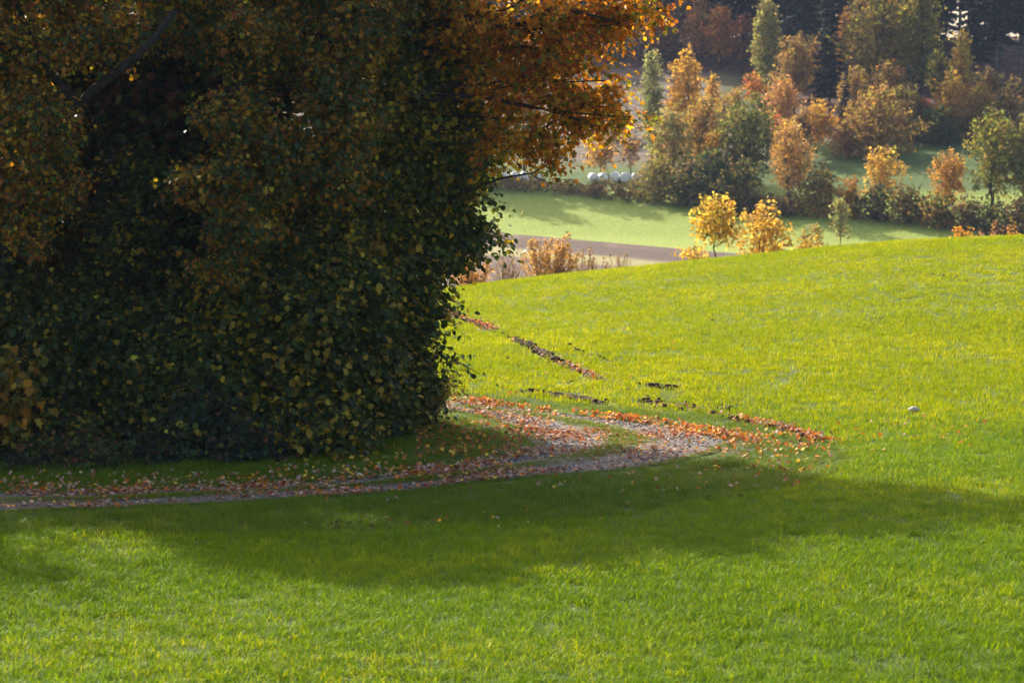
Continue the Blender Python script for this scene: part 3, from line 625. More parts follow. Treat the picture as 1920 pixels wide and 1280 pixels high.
leafy('field_maple_tree', (-5.6, 41.6), [bl(700,25,41.6,.7,.5), bl(600,90,41.2,1.1,.9), bl(640,200,40.8,.75,.8), bl(590,300,40.4,.85,.6), bl(650,320,40.2,.6,.55), bl(430,200,39.6,.62,.55), bl(500,250,40.0,.7,.5), bl(390,340,39.2,.65,.35), bl(440,420,39.2,.62,.55), bl(400,490,39.0,.4,.25), bl(450,60,40.6,1.2,.8), bl(320,20,40.8,1.1,.7), bl(480,360,39.6,.7,.45), bl(550,-60,41,1.4,.6), bl(340,-70,40.6,1.3,.6)],
      4300, 11, .076, MAPG, T_MAPLE, 'field maple with green and rust leaves hanging in tiers down the front of the copse', 'tree', trunk_r=.24, droop=.3, tops=(-4.9, 41.4, 6.4), spray_len=.38, spread=.055,
      colfn=clumped([(.6, MGR), (.2, OLI), (.2, MOR)], MAPD, 3, 1.5, .15))
bough(mt, 'hanging_twig', [(952,278,41.9),(968,305,41.9),(1000,330,41.8),(1040,345,41.8),(1074,346,41.8)], .008, .004)
bough(mt, 'limb', [(840,120,43.2),(940,70,42.8),(1010,28,42.5),(1060,18,42.3),(1150,40,42.2)], .07, .02)
mt = leafy('field_maple_tree', (-9.0, 40.2), [bl(60,240,38.8,.7,.8), bl(30,380,38.6,.55,.55), bl(100,330,38.8,.5,.5), bl(40,100,39.2,.9,.7), bl(50,440,38.4,.35,.2), bl(160,60,39.8,.9,.6), bl(-90,300,38.8,1.0,1.2), bl(-60,60,39.4,1.2,1), bl(100,-90,39.8,1.6,.8)],
      3300, 11, .076, MAPD, T_MAPLE, 'dark field maple with dull rust leaves beside the big forking limb', 'tree', trunk_r=.19, droop=.3, tops=(-7.0, 40.6, 6.9), spray_len=.38, spread=.055)
bough(mt, 'forking_limb', [(110,330,39.9),(150,200,39.5),(215,140,39.3),(275,88,39.2),(330,20,39.4)], .10, .05)
bough(mt, 'forking_limb', [(150,200,39.5),(80,120,39.2),(40,30,39.2),(10,-60,39.4)], .08, .04)
leafy('yellow_maple_shrub', (-8.15, 37.9), [bl(20,740,37.8,.42,.35), bl(45,680,37.9,.3,.3), bl(0,800,37.7,.35,.25), bl(-60,700,37.8,.6,.6)],
      110, 9, .14, [(.55, (.48, .32, .03)), (.25, OLI), (.2, MOR)], T_MAPLE, 'maple shrub with large yellow leaves at the verge by the left frame edge', 'shrub', trunk_r=.05, stems=4, spray_len=.3)
leafy('bramble_bush', (-6.95, 37.35), [bl(140,840,37.3,.45,.32), bl(195,860,37.3,.38,.25), bl(95,860,37.3,.35,.22)],
      150, 10, .065, [(.3, (.09, .10, .03)), (.3, GRN), (.2, (.25, .10, .05)), (.2, OLI)], T_ROUND, 'low bramble bush with olive and reddish leaves on the grass verge', 'bush', trunk_r=.03, stems=5, spray_len=.35)
leafy('nettle_clump', (-3.0, 41.0), [bl(700,815,40.6,.5,.28), bl(640,835,39.8,.45,.22), bl(775,800,42.0,.35,.22)],
      150, 9, .06, [(.7, (.05, .085, .035)), (.3, OLI)], T_LONG, 'low green herbs growing under the hazel bushes beside the verge', 'plant', trunk_r=.02, stems=8, spray_len=.25)
leafy('ivy_undergrowth', (-5.2, 38.2), [bl(430,830,38.0,.75,.35), bl(300,850,37.8,.8,.3), bl(520,845,38.4,.5,.22), bl(370,770,38.3,.7,.45), bl(20,870,37.2,.6,.2), bl(600,850,38.9,.4,.18)],
      620, 10, .065, [(.6, (.035, .065, .04)), (.25, GRN), (.08, (.22, .10, .05)), (.07, OLI)], T_ROUND, 'bluish green ivy tangle along the foot of the copse', 'ivy', trunk_r=.03, stems=6, spray_len=.3)
leafy('spindle_shrub', (-1.55, 42.6), [bl(815,745,42.6,.26,.34), bl(835,715,42.7,.2,.25), bl(800,785,42.4,.24,.22)],
      95, 9, .075, [(.55, (.34, .25, .05)), (.25, OLI), (.2, (.25, .13, .05))], T_LONG, 'small yellowing shrub at the right end of the copse beside the track', 'shrub', trunk_r=.03, stems=5, spray_len=.3)
leafy('dapple_shade_tree', (-6.4, 43.6), [(-5.2, 42.6, 8.7, 1.7, 1.5, 1.1), (-3.2, 42.8, 8.3, 1.5, 1.3, 1.0), (-7.6, 42.0, 8.8, 1.7, 1.5, 1.1), (-10, 41, 9.0, 1.7, 1.5, 1.2), (-12.5, 40, 8.8, 1.7, 1.5, 1.2), (-1.4, 42.8, 8.2, 1.2, 1.0, .7)],  # unseen treetop, added to break up the lower edge of the copse shadow
      520, 9, .12, HAZY, T_LONG, 'airy unseen treetop added above the copse to dapple its shadow edge', 'tree', trunk_r=.2, tops=(-5.5, 42.8, 8.8))
# rear and unseen side of the copse: they close the crown and cast the broad shade
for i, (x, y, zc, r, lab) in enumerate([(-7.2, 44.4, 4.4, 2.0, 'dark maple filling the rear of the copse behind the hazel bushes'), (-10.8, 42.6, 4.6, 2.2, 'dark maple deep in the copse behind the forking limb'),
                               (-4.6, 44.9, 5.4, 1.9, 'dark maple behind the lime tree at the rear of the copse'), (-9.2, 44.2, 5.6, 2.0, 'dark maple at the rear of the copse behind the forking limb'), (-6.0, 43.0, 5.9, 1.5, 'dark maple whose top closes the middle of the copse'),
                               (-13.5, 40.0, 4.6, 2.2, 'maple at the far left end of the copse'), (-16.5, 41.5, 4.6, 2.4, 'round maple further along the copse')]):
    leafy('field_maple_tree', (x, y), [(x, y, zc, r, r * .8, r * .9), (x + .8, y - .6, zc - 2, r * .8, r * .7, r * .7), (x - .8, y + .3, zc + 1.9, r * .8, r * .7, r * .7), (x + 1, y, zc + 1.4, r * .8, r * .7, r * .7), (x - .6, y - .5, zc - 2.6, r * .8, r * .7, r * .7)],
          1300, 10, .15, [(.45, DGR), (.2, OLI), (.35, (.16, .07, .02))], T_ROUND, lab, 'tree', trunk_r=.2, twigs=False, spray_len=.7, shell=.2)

# ------------------------------------------------------------------ trees and bushes of the valley and the far slope
G = (.10, .135, .03); DG = (.035, .055, .025); OR = (.50, .27, .05); YE = (.64, .44, .07); BR = (.27, .17, .075); RD = (.50, .08, .05); TN = (.38, .24, .12); PL = (.27, .30, .14); OY = (.28, .24, .05); VB = (.17, .105, .08)
def far_tree(name, X, Yb, Yt, W, cols, label, cat='tree', kind='round', d=None, leaf=.30, dens=2.6, trunk=.16, group=None, lean=0):
    if d is None: b = ground(X, Yb, 150); d = b[1]
    else:
        p = at(X, Yb, d); b = np.array([p[0], d, float(terr(p[0], d))])
    s = d / FPX; top = at(X, Yt, d)[2]; H = top - b[2]; w_ = W * s; vis = at(X, Yb, d)[2]
    blobs = []
    if kind == 'bush': zlo = .0
    elif kind == 'column': zlo = .12
    elif kind == 'fan': zlo = .1
    else: zlo = .27
    if vis > b[2] + .8: zlo = max(zlo, (vis - b[2]) / H + (.12 if kind not in ('bush', 'fan') else -.12))
    hc = H * (1 - zlo); n = {'round': 17, 'column': 12, 'bush': 12, 'sparse': 15, 'fan': 8}[kind]; w_ *= 1.45 if kind == 'bush' else 1.12; leaf *= .76
    for i in range(n):
        t = (i + .5) / n
        wid = {'round': math.sin(math.pi * (.12 + .8 * t)) ** .7, 'column': .75 * math.sin(math.pi * (.15 + .8 * t)) ** .5, 'bush': math.sin(math.pi * (.3 + .62 * t)) ** .6, 'sparse': math.sin(math.pi * (.15 + .75 * t)) ** .7, 'fan': .35 + .55 * t}[kind]
        a = i * 2.4 + random.uniform(-.5, .5); rr = w_ * .5 * wid; br = rr * (.66 if kind != 'column' else .8)
        if kind == 'sparse': br *= .8
        off = rr - br
        blobs.append((b[0] + math.cos(a) * off * random.uniform(.8, 1.15) + lean * H * t, d + math.sin(a) * off * .9, b[2] + H * zlo + hc * (.06 + .88 * t), br * random.uniform(.6, 1.3), br * random.uniform(.7, 1.2), min(hc * .2 + .1, br * 1.0) * random.uniform(.7, 1.35) * (1.7 if kind in ('column', 'fan') else 1)))
    area = w_ * hc; nl = int(min(9000, max(60, 1.25 * dens * area / (leaf ** 2 * .55)))); per = 6; ns = max(10, nl // per)
    if kind == 'sparse': ns = int(ns * .5)
    O, D, bi = blob_points(blobs, ns, .35)
    dirs = norm(D + rng.normal(0, .5, O.shape) + np.array([0, 0, .9 if kind == 'fan' else .0])); ln = leaf * rng.uniform(1.2, 3, ns)
    stems_ = None
    if kind == 'fan':
        ns_ = 34; stems_ = []; PT = []; DT = []
        for j in range(ns_):
            a = random.uniform(0, 6.283); rr = w_ * .55 * math.sqrt(random.random()); hh = H * random.uniform(.62, 1.04) * (1 - .25 * (rr / (w_ * .55)) ** 2)
            e = b + np.array([math.cos(a) * rr, math.sin(a) * rr, hh]); q = b + np.array([math.cos(a) * rr * .25, math.sin(a) * rr * .25, 0]); c = curve(q, e, .07, 7); stems_.append(c)
            t_ = 1 - rng.random(max(6, ns * per // ns_)) ** 1.3 * .62; PT.append(np.stack([np.interp(t_ * 6, range(7), c[:, i_]) for i_ in range(3)], -1) + rng.normal(0, leaf * .75, (len(t_), 3)))
        PT = np.concatenate(PT); nb_ = len(PT) // per; O = PT[:nb_ * per:per].copy(); ns = nb_; bi = np.zeros(ns, int); dirs = np.tile([0, 0, 1.], (ns, 1)); ln = np.full(ns, .1)
    t = rng.random((ns, per)); P = PT[:ns * per] if stems_ is not None else (O[:, None] + dirs[:, None] * (t * ln[:, None])[..., None] + rng.normal(0, leaf * .5, (ns, per, 3))).reshape(-1, 3)
    k = P[:, 2] > terr(P[:, 0], P[:, 1]) + .02; P = P[k]
    N = np.array([0, -.15, .55]) + rng.normal(0, .6, P.shape); T = rng.normal(0, 1, P.shape) + np.array([0, 0, -.3])
    base = b - np.array([0, 0, .1]); root = empty(name, base); tag(root, label, cat, group)
    tint = pick(cols, len(P), .28); sh = pick(cols + [(.12, TN), (.12, OY)], ns, .3); sh = np.repeat(sh, per, 0)[k]; tint = tint * .45 + sh * .55
    leaves('crown', P - base, N, T, leaf * rng.uniform(.6, 1.25, len(P)), tint, T_QUAD, M_LEAF_DULL, root)
    tr = []; tk = trunk * max(H, 3) / 12
    if kind in ('bush', 'fan'):
        if stems_ is not None: tr = [(c - base, np.linspace(.022, .006, 7)) for c in stems_]
        for j in range(0 if stems_ is not None else 6):
            q = blobs[random.randrange(len(blobs))][:3]; tr.append((curve(base, q, .12, 6) - base, np.linspace(tk * .5, .02, 6)))
        tubes('trunk', tr, M_BARK, root, 5)
    else:
        topc = np.array([b[0] + lean * H * .8, d, b[2] + H * .86]); c = curve(base, topc, .04, 9); tr = [(c - base, np.linspace(tk, tk * .2, 9))]
        tubes('trunk', tr, M_BARK, root, 7); lim = []
        for q in blobs:
            q = np.array(q[:3]); a = c[np.argmin(np.abs(c[:, 2] - (q[2] - hc * .16)))]; lim.append((curve(a, q, .1, 5) - base, np.linspace(tk * .4, .02, 5)))
        for j in rng.choice(ns, min(ns, 90 if kind == 'sparse' else 30), replace=False):
            q = np.array(blobs[bi[j]][:3]); lim.append((curve(q, O[j], .1, 4) - base, np.linspace(.035, .012, 4)))
        tubes('branches', lim, M_BARK, root, 4)
    return root
FT = far_tree
# just behind the brow of the near field
FT('yellow_maple_tree', 1342, 475, 376, 100, [(.75, YE), (.25, OR)], 'airy bright yellow maple standing alone behind the field brow', kind='sparse', d=120, leaf=.17, dens=4.5)
FT('yellow_maple_tree', 1432, 469, 392, 84, [(.6, YE), (.25, OR), (.15, TN)], 'denser orange yellow maple behind the brow, next to the airy yellow one', kind='bush', d=122, leaf=.2, dens=2.0)
FT('maple_sapling', 1300, 482, 462, 46, [(.7, YE), (.3, OR)], 'low yellow sapling tip peeping over the brow beside the airy maple', 'sapling', 'bush', d=112, leaf=.14, dens=1.4)
FT('maple_sapling', 1508, 462, 446, 40, [(.7, YE), (.3, OR)], 'low yellow sapling tip on the brow beside the round tan bush', 'sapling', 'bush', d=115, leaf=.14, dens=1.4)
FT('round_bush', 1522, 462, 428, 50, [(.5, TN), (.5, OY)], 'small round tan green bush behind the brow', 'bush', 'bush', d=150, leaf=.2, dens=1.5)
FT('young_poplar_tree', 1574, 462, 368, 36, [(.7, PL), (.3, OY)], 'slim pale green young tree with a bare thin trunk in the valley meadow', kind='round', d=200, leaf=.24, dens=1.6, trunk=.12)
FT('orange_willow_shrub', 1030, 508, 424, 92, [(.6, (.52, .31, .12)), (.4, TN)], 'upright fan shaped orange shrub before the ploughed field', 'shrub', 'fan', d=112, leaf=.12, dens=2.2)
FT('orange_willow_shrub', 885, 520, 480, 70, [(.8, (.55, .24, .08)), (.2, TN)], 'low orange shrub half hidden behind the hazel leaves', 'shrub', 'fan', d=105, leaf=.12, dens=2.0)
FT('bare_brown_shrub', 1105, 500, 455, 66, [(.6, (.26, .15, .10)), (.4, TN)], 'nearly bare brown shrub right of the orange fan shrub', 'shrub', 'fan', d=116, leaf=.09, dens=.9)
FT('bare_brown_shrub', 1165, 494, 466, 54, [(.6, (.26, .15, .10)), (.4, TN)], 'smaller nearly bare brown shrub, second one right of the orange fan shrub', 'shrub', 'fan', d=118, leaf=.09, dens=.9)
FT('bare_brown_shrub', 950, 512, 474, 56, [(.6, (.26, .15, .10)), (.4, TN)], 'nearly bare brown shrub between the copse edge and the orange fan shrub', 'shrub', 'fan', d=112, leaf=.09, dens=.7)
FT('red_dogwood_shrub', 1860, 444, 402, 80, [(.5, (.34, .14, .09)), (.5, TN)], 'reddish twiggy shrub at the brow near the right edge', 'shrub', 'fan', d=125, leaf=.11, dens=1.6)
FT('orange_sapling', 1805, 446, 426, 26, [(1, (.66, .33, .05))], 'tiny bright orange sapling on the brow below the big green pair', 'sapling', 'bush', d=118, leaf=.13, dens=1.6)
FT('orange_sapling', 1896, 442, 405, 26, [(1, (.60, .29, .07))], 'small orange sapling beside the reddish twiggy shrub', 'sapling', 'fan', d=122, leaf=.13, dens=1.8)
# hedge along the foot of the slope
hg = 'bushes of the long hedge across the valley'
HD = [(.45, DG), (.25, VB), (.3, G)]; HB = [(.4, VB), (.3, BR), (.3, G)]
hedge = [(900,352,322,70,HB,'dull brown hedge bush beside the copse edge'), (960,354,332,70,HB,'dull brown hedge bush under the dangling maple twig'), (1015,357,338,70,HB,'low brown hedge bush below the row of white bales'),
 (1070,362,342,66,HB,'low dark hedge bush with purple brown twigs'), (1125,367,343,70,HB,'low dark hedge bush beneath the yellow rounded tree'), (1180,373,345,70,HB,'low dark hedge bush right of the white bales'),
 (1235,379,300,72,[(.4,OY),(.3,G),(.3,VB)],'tall yellow green hedge bush at the foot of the pale poplar'), (1290,386,296,70,[(.4,G),(.3,BR),(.3,DG)],'tall olive brown hedge bush below the tan tree'),
 (1342,393,282,66,[(.7,DG),(.3,G)],'darkest blue green hedge bush left of the round green tree'), (1388,400,300,76,[(.4,DG),(.35,G),(.25,BR)],'broad dark hedge bush in front of the round green tree trunk'),
 (1432,402,366,56,HB,'low brown hedge bush by the bright meadow gap'), (1478,404,368,56,HB,'low brown hedge bush under the thin half bare tree'),
 (1535,406,318,58,[(.4,DG),(.35,OR),(.25,OY)],'hedge bush with a ragged orange crown'), (1592,408,334,44,[(.5,OR),(.5,BR)],'narrow orange brown hedge bush'),
 (1640,412,350,66,HD,'clipped green hedge bush under the round yellow maple'), (1697,418,348,64,[(.5,BR),(.3,G),(.2,DG)],'clipped russet hedge bush right of the round yellow maple'),
 (1756,424,366,70,[(.4,DG),(.3,G),(.3,OR)],'clipped hedge bush under the small orange maple'), (1812,430,372,56,HB,'russet hedge bush left of the big green pair'),
 (1862,436,384,60,HD,'dark hedge bush at the foot of the big green pair'), (1915,440,376,60,HB,'dark russet hedge bush at the right edge')]
for (X, Yb, Yt, W, c, lab) in hedge: FT('hedge_bush', X, Yb, Yt, W, c, lab, 'bush', 'bush', group=hg, leaf=.28, dens=2.6)
# trees and saplings on the lower slope
FT('green_ash_tree', 1402, 366, 190, 130, [(.6, G), (.3, OY), (.1, DG)], 'large round olive green tree with forking dark limbs above the hedge', leaf=.30, dens=2.2, trunk=.25)
FT('green_ash_tree', 1858, 418, 208, 104, [(.5, G), (.5, OY)], 'tall olive green tree with a straight bare trunk, left one of the pair', leaf=.28, dens=1.9, trunk=.24)
FT('green_ash_tree', 1912, 420, 214, 84, [(.5, G), (.5, OY)], 'tall olive green tree with a leaning trunk, right one of the pair', leaf=.28, dens=1.9, trunk=.2, lean=.08)
FT('yellow_maple_tree', 1655, 398, 278, 80, [(.5, YE), (.3, OR), (.2, TN)], 'small round yellow maple rising out of the clipped hedge', kind='round', leaf=.27, dens=1.7, trunk=.14)
FT('orange_maple_tree', 1775, 408, 280, 66, [(.75, OR), (.25, TN)], 'small orange maple with thin trunk rising out of the hedge', kind='sparse', leaf=.27, dens=4.2, trunk=.14)
FT('half_bare_tree', 1482, 402, 235, 80, [(.5, TN), (.5, OR)], 'thin half bare tree with scattered orange leaves beside the round green tree', kind='sparse', leaf=.25, dens=3.4, trunk=.2)
FT('pale_poplar_tree', 1222, 306, 96, 54, [(.8, PL), (.2, OY)], 'slender pale grey green poplar left of the orange birch', kind='column', leaf=.3, dens=2.2)
FT('orange_birch_tree', 1284, 318, 92, 72, [(.55, OR), (.35, YE), (.1, BR)], 'tall orange yellow birch right of the pale poplar', kind='column', leaf=.3, dens=1.8)
FT('tan_willow_tree', 1258, 362, 204, 96, [(.45, OY), (.3, PL), (.25, TN)], 'hazy tan green tree in front of the orange birch', leaf=.3, dens=1.9)
FT('orange_birch_tree', 1318, 350, 180, 76, [(.45, OR), (.35, OY), (.2, TN)], 'feathery orange tree between the tan tree and the round green tree', kind='sparse', leaf=.28, dens=4.4)
FT('golden_birch_tree', 1335, 372, 250, 54, [(.7, (.55, .30, .05)), (.3, OY)], 'golden young tree in front of the feathery orange tree', kind='column', leaf=.28, dens=1.6)
FT('rounded_maple_tree', 1125, 326, 262, 76, [(.7, (.5, .3, .07)), (.3, TN)], 'rounded golden tree beside the row of white bales', leaf=.27, dens=2.2)
FT('tan_willow_tree', 985, 340, 96, 96, [(.6, TN), (.4, OY)], 'pale tan tree seen through the maple twigs beside the copse', leaf=.27, dens=2.0)
FT('tan_willow_tree', 1232, 352, 290, 50, [(.5, OY), (.3, TN), (.2, OR)], 'small tan green tree just right of the white bales', leaf=.25, dens=2.0)
FT('young_birch_tree', 1300, 232, 152, 26, [(.7, OR), (.3, TN)], 'small orange sapling on the rough clearing, lowest of three', kind='column', leaf=.25, dens=1.8)
FT('young_birch_tree', 1335, 230, 138, 30, [(.6, OR), (.4, YE)], 'small orange sapling on the rough clearing, brightest of three', kind='column', leaf=.25, dens=1.8)
FT('young_birch_tree', 1378, 240, 168, 34, [(.5, OR), (.5, OY)], 'small orange green sapling on the rough clearing above the round green tree', kind='column', leaf=.25, dens=1.8)
FT('orange_cherry_tree', 1414, 206, 140, 44, [(.8, OR), (.2, RD)], 'small fiery orange tree at the edge of the clearing', leaf=.26, dens=1.9)
FT('pink_birch_tree', 1466, 262, 148, 70, [(.6, (.45, .25, .13)), (.4, OR)], 'soft pinkish orange birch behind the round green tree', leaf=.26, dens=2.4)
FT('red_cherry_sapling', 1458, 306, 214, 28, [(.85, RD), (.15, OR)], 'slim bright red sapling right of the round green tree', 'sapling', 'column', leaf=.24, dens=1.8)
FT('orange_beech_tree', 1474, 340, 222, 60, [(.5, (.40, .24, .13)), (.5, OR)], 'dull pinkish tree right of the red sapling', leaf=.27, dens=1.8)
FT('orange_beech_tree', 1532, 288, 194, 76, [(.6, OR), (.4, YE)], 'dense rounded orange tree left of the narrow dark spruce', leaf=.28, dens=2.6)
FT('olive_willow_bush', 1380, 366, 262, 60, [(.4, OY), (.4, G), (.2, OR)], 'olive bush under the crown of the round green tree', 'bush', 'bush', leaf=.28, dens=1.6)
FT('brown_beech_tree', 1640, 288, 176, 128, [(.5, (.30, .17, .05)), (.3, OY), (.2, BR)], 'very wide low orange brown beech at the wood edge above the meadow', kind='bush', leaf=.3, dens=2.6)
FT('brown_beech_tree', 1592, 296, 225, 52, [(.5, (.36, .19, .05)), (.5, BR)], 'small orange brown beech left of the very wide one', kind='bush', leaf=.28, dens=2.4)
FT('red_cherry_tree', 1732, 262, 186, 34, [(.7, (.42, .12, .05)), (.3, OR)], 'slim rusty red tree at the wood edge above the meadow', kind='column', leaf=.26, dens=2)
FT('orange_maple_tree', 1780, 262, 140, 66, [(.6, (.42, .22, .05)), (.4, OY)], 'orange undergrowth tree at the foot of the slender yellow tree', kind='bush', leaf=.28, dens=2.2)
FT('orange_maple_tree', 1832, 258, 160, 70, [(.5, (.36, .19, .06)), (.5, OY)], 'orange brown undergrowth tree behind the big green pair', kind='bush', leaf=.28, dens=2.2)
FT('olive_willow_bush', 1760, 270, 208, 80, [(.6, G), (.4, DG)], 'dark olive bush in shade at the upper corner of the meadow', 'bush', 'bush', leaf=.28, dens=2.2)
FT('brown_beech_tree', 1890, 250, 176, 60, [(.6, BR), (.4, DG)], 'brown beech behind the right one of the green pair', kind='bush', leaf=.28, dens=2.2)
FT('slender_yellow_tree', 1800, 246, 50, 46, [(.7, (.52, .36, .09)), (.3, OY)], 'slender pale yellow tree lit against the dark spruces', kind='round', leaf=.28, dens=1.7, trunk=.16)
FT('pale_poplar_tree', 1436, 178, -8, 66, [(.6, (.30, .27, .08)), (.4, PL)], 'tall yellow green poplar at the edge of the wood above the clearing', kind='column', leaf=.3, dens=2.2)
FT('brown_beech_tree', 1490, 214, 70, 84, [(.5, (.28, .20, .07)), (.5, BR)], 'brown beech right of the tall yellow green poplar', leaf=.3, dens=2.4)
FT('olive_oak_tree', 1642, 220, -20, 150, [(.5, (.12, .13, .03)), (.3, BR), (.2, OY)], 'huge spreading dark olive oak in the wood', leaf=.33, dens=2.2, trunk=.3)
FT('olive_oak_tree', 1722, 226, -50, 84, [(.5, (.14, .15, .03)), (.5, OY)], 'tall dark olive oak right of the huge spreading one', leaf=.33, dens=2.2, trunk=.25)
FT('orange_larch_tree', 1582, 190, 14, 50, [(.7, (.48, .22, .05)), (.3, BR)], 'tall narrow orange tree left of the huge olive oak', kind='column', leaf=.3, dens=2.2)
for i, (X, Yb, Yt, W, c, lab) in enumerate([(1165,112,30,66,[(.6,BR),(.4,VB)],'dull brown beech at the wood edge, first right of the maple boughs'), (1222,120,34,60,[(.5,(.46,.19,.07)),(.5,BR)],'rusty brown beech above the pale poplar'),
   (1252,112,56,44,[(.8,OR),(.2,BR)],'small glowing orange beech above the orange birch'), (1312,128,0,66,[(.6,BR),(.4,(.46,.19,.07))],'tall russet beech above the clearing, left one'),
   (1352,134,10,62,[(.6,(.46,.19,.07)),(.4,OR)],'tall reddest beech above the clearing'), (1392,140,30,54,[(.6,(.36,.14,.06)),(.4,VB)],'russet beech just left of the tall yellow green poplar'), (1278,118,-6,56,[(.5,VB),(.5,BR)],'dark brown beech behind the orange birch top')]):
    FT('brown_beech_tree', X, Yb, Yt, W, c, lab, leaf=.3, dens=2.0, group='autumn beeches at the edge of the wood')

FT('tan_willow_tree', 815, 338, 60, 100, [(.5, TN), (.5, OY)], 'tan tree standing in the hedge line hidden behind the copse foliage', leaf=.3, dens=2.0)
FT('tan_willow_tree', 890, 338, 150, 80, [(.5, TN), (.5, OR)], 'orange tan tree glimpsed through the lime leaves beside the copse', leaf=.3, dens=2.0)
for X, Yb, Yt, W, c, kd, lab in [
 (1150, 262, 196, 44, [(.6, TN), (.4, BR)], 'bush', 'low tan scrub on the rough clearing next to the pale poplar'),
 (1182, 330, 250, 46, [(.5, TN), (.3, OR), (.2, VB)], 'sparse', 'thin brownish scrub tree above the white bales'),
 (1345, 300, 205, 50, [(.5, OY), (.3, OR), (.2, TN)], 'round', 'yellow olive tree between the feathery orange tree and the green ash'),
 (1262, 300, 168, 40, [(.6, OR), (.4, TN)], 'column', 'orange young tree close behind the pale poplar'),
 (1310, 286, 200, 44, [(.4, OR), (.6, OY)], 'bush', 'orange olive scrub at the lower edge of the rough clearing'),
 (1360, 214, 176, 40, [(.5, OY), (.5, TN)], 'bush', 'low yellow green scrub on the rough clearing'),
 (1440, 250, 180, 46, [(.5, DG), (.5, VB)], 'round', 'dark brownish tree between the fiery orange tree and the pinkish birch'),
 (1505, 300, 205, 44, [(.4, VB), (.6, BR)], 'round', 'dull brown tree behind the dense rounded orange tree'),
 (1500, 366, 262, 50, [(.5, TN), (.3, OR), (.2, VB)], 'sparse', 'wispy brown tree beside the thin half bare one'),
 (1535, 200, 70, 70, [(.4, DG), (.3, BR), (.3, OR)], 'round', 'mottled dark and orange tree at the wood edge'),
 (1600, 250, 130, 66, [(.5, BR), (.3, OY), (.2, OR)], 'round', 'brown orange tree under the huge olive oak'),
 (1665, 250, 120, 84, [(.5, BR), (.3, DG), (.2, (.38, .14, .05))], 'round', 'dark russet tree under the huge olive oak'),
 (1700, 262, 160, 60, [(.5, OY), (.3, BR), (.2, DG)], 'bush', 'olive brown undergrowth tree left of the slim rusty tree'),
 (1755, 190, 96, 50, [(.5, G), (.5, OY)], 'round', 'olive green tree in the wood left of the slender yellow tree'),
 (1850, 214, 130, 60, [(.5, DG), (.5, BR)], 'round', 'dark mixed tree at the foot of the tall spruces'),
 (1905, 226, 150, 60, [(.5, DG), (.5, BR)], 'round', 'dark mixed tree at the wood edge by the right frame edge'),
 (1205, 118, 60, 50, [(.6, VB), (.4, BR)], 'round', 'small dark brown beech behind the pale poplar top'),
 (1340, 118, 50, 60, [(.5, VB), (.5, (.34, .15, .07))], 'round', 'shaded russet beech standing between the two tall russet ones'),
 (1455, 150, 60, 50, [(.5, BR), (.5, VB)], 'round', 'shaded brown tree close behind the tall yellow green poplar'),
 (1525, 150, 10, 70, [(.5, BR), (.3, OY), (.2, VB)], 'round', 'tall brown olive tree between the poplar and the orange larch'),
 (1600, 130, -30, 70, [(.6, (.46, .22, .06)), (.4, BR)], 'round', 'orange brown tree topping the wood behind the orange larch'),
 (1690, 140, -40, 80, [(.5, (.30, .19, .06)), (.5, OY)], 'round', 'yellow brown tree topping the wood behind the olive oaks')]:
    FT('wood_edge_tree', X, Yb, Yt, W, c, lab, kind=kd, leaf=.29, dens=2.3)
# spruces
def spruce_mesh(H, Rr, zlo, seed, n_lay=26):
    r = np.random.default_rng(seed); P = []; D = []; S_ = []
    for i in range(n_lay):
        t = i / (n_lay - 1); z = H * (zlo + (1 - zlo) * t); rad = Rr * (1 - t) ** .8 * r.uniform(.85, 1.15) + .12; nb = int(6 + 8 * (1 - t))
        for j in range(nb):
            a = r.uniform(0, 6.283); rl = rad * r.uniform(.6, 1.12); m = max(2, int(rl / .28))
            for k in range(m):
                q = (k + .5) / m; x = rl * q; P.append((math.cos(a) * x, math.sin(a) * x, z - .32 * x + .10 * x * q)); D.append((math.cos(a), math.sin(a), -.35)); S_.append(.62 - .2 * q)
    P = np.array(P); D = np.array(D); S_ = np.array(S_); n = len(P); P = np.repeat(P, 2, 0) + r.normal(0, .1, (2 * n, 3)); D = np.repeat(D, 2, 0) + r.normal(0, .45, (2 * n, 3)); S_ = np.repeat(S_, 2)
    N = np.array([0, 0, 1.]) + r.normal(0, .45, P.shape); return P, N, D, S_
def make_spruce(H, Rr, zlo, seed, cols, mat=M_NEEDLE):
    root = empty('spruce_tree', (0, 0, 0)); P, N, D, S_ = spruce_mesh(H, Rr, zlo, seed)
    leaves('crown', P, N, D, S_, pick(cols, len(P), .2), T_QUAD, M_NEEDLE, root)
    tubes('trunk', [(np.array([(0, 0, -.3), (.05, 0, H * .3), (-.04, .03, H * .65), (0, 0, H)]), np.array([.22, .17, .1, .02]))], M_BARK_PALE, root, 7); return root
def dup(root, loc, rz, sc, col=None):
    r_ = root.copy(); C.objects.link(r_); r_.location = loc; r_.rotation_euler = (0, 0, rz); r_.scale = (sc, sc, sc)
    for ch in root.children:
        c = ch.copy(); C.objects.link(c); c.parent = r_
        if col: c.color = (*col, 1)
    return r_
SPC = [(.6, (.022, .038, .022)), (.4, (.03, .045, .028))]
protos = [make_spruce(24, 3.0, .16, 1, SPC), make_spruce(27, 3.2, .30, 2, SPC), make_spruce(21, 2.8, .10, 3, SPC)]
used = set()
def put(X, s_, sc, pi, lab, group=None, col=None):
    k = (X - 960) / FPX; y = s_ / (.922 + .389 * k); x = k * y; loc = (x, y, float(terr(x, y)) - .2); rz = random.uniform(0, 6.28)
    if pi not in used: used.add(pi); o = protos[pi]; o.location = loc; o.rotation_euler = (0, 0, rz); o.scale = (sc,) * 3
    else: o = dup(protos[pi], loc, rz, sc, col)
    tag(o, lab, 'tree', group); return o
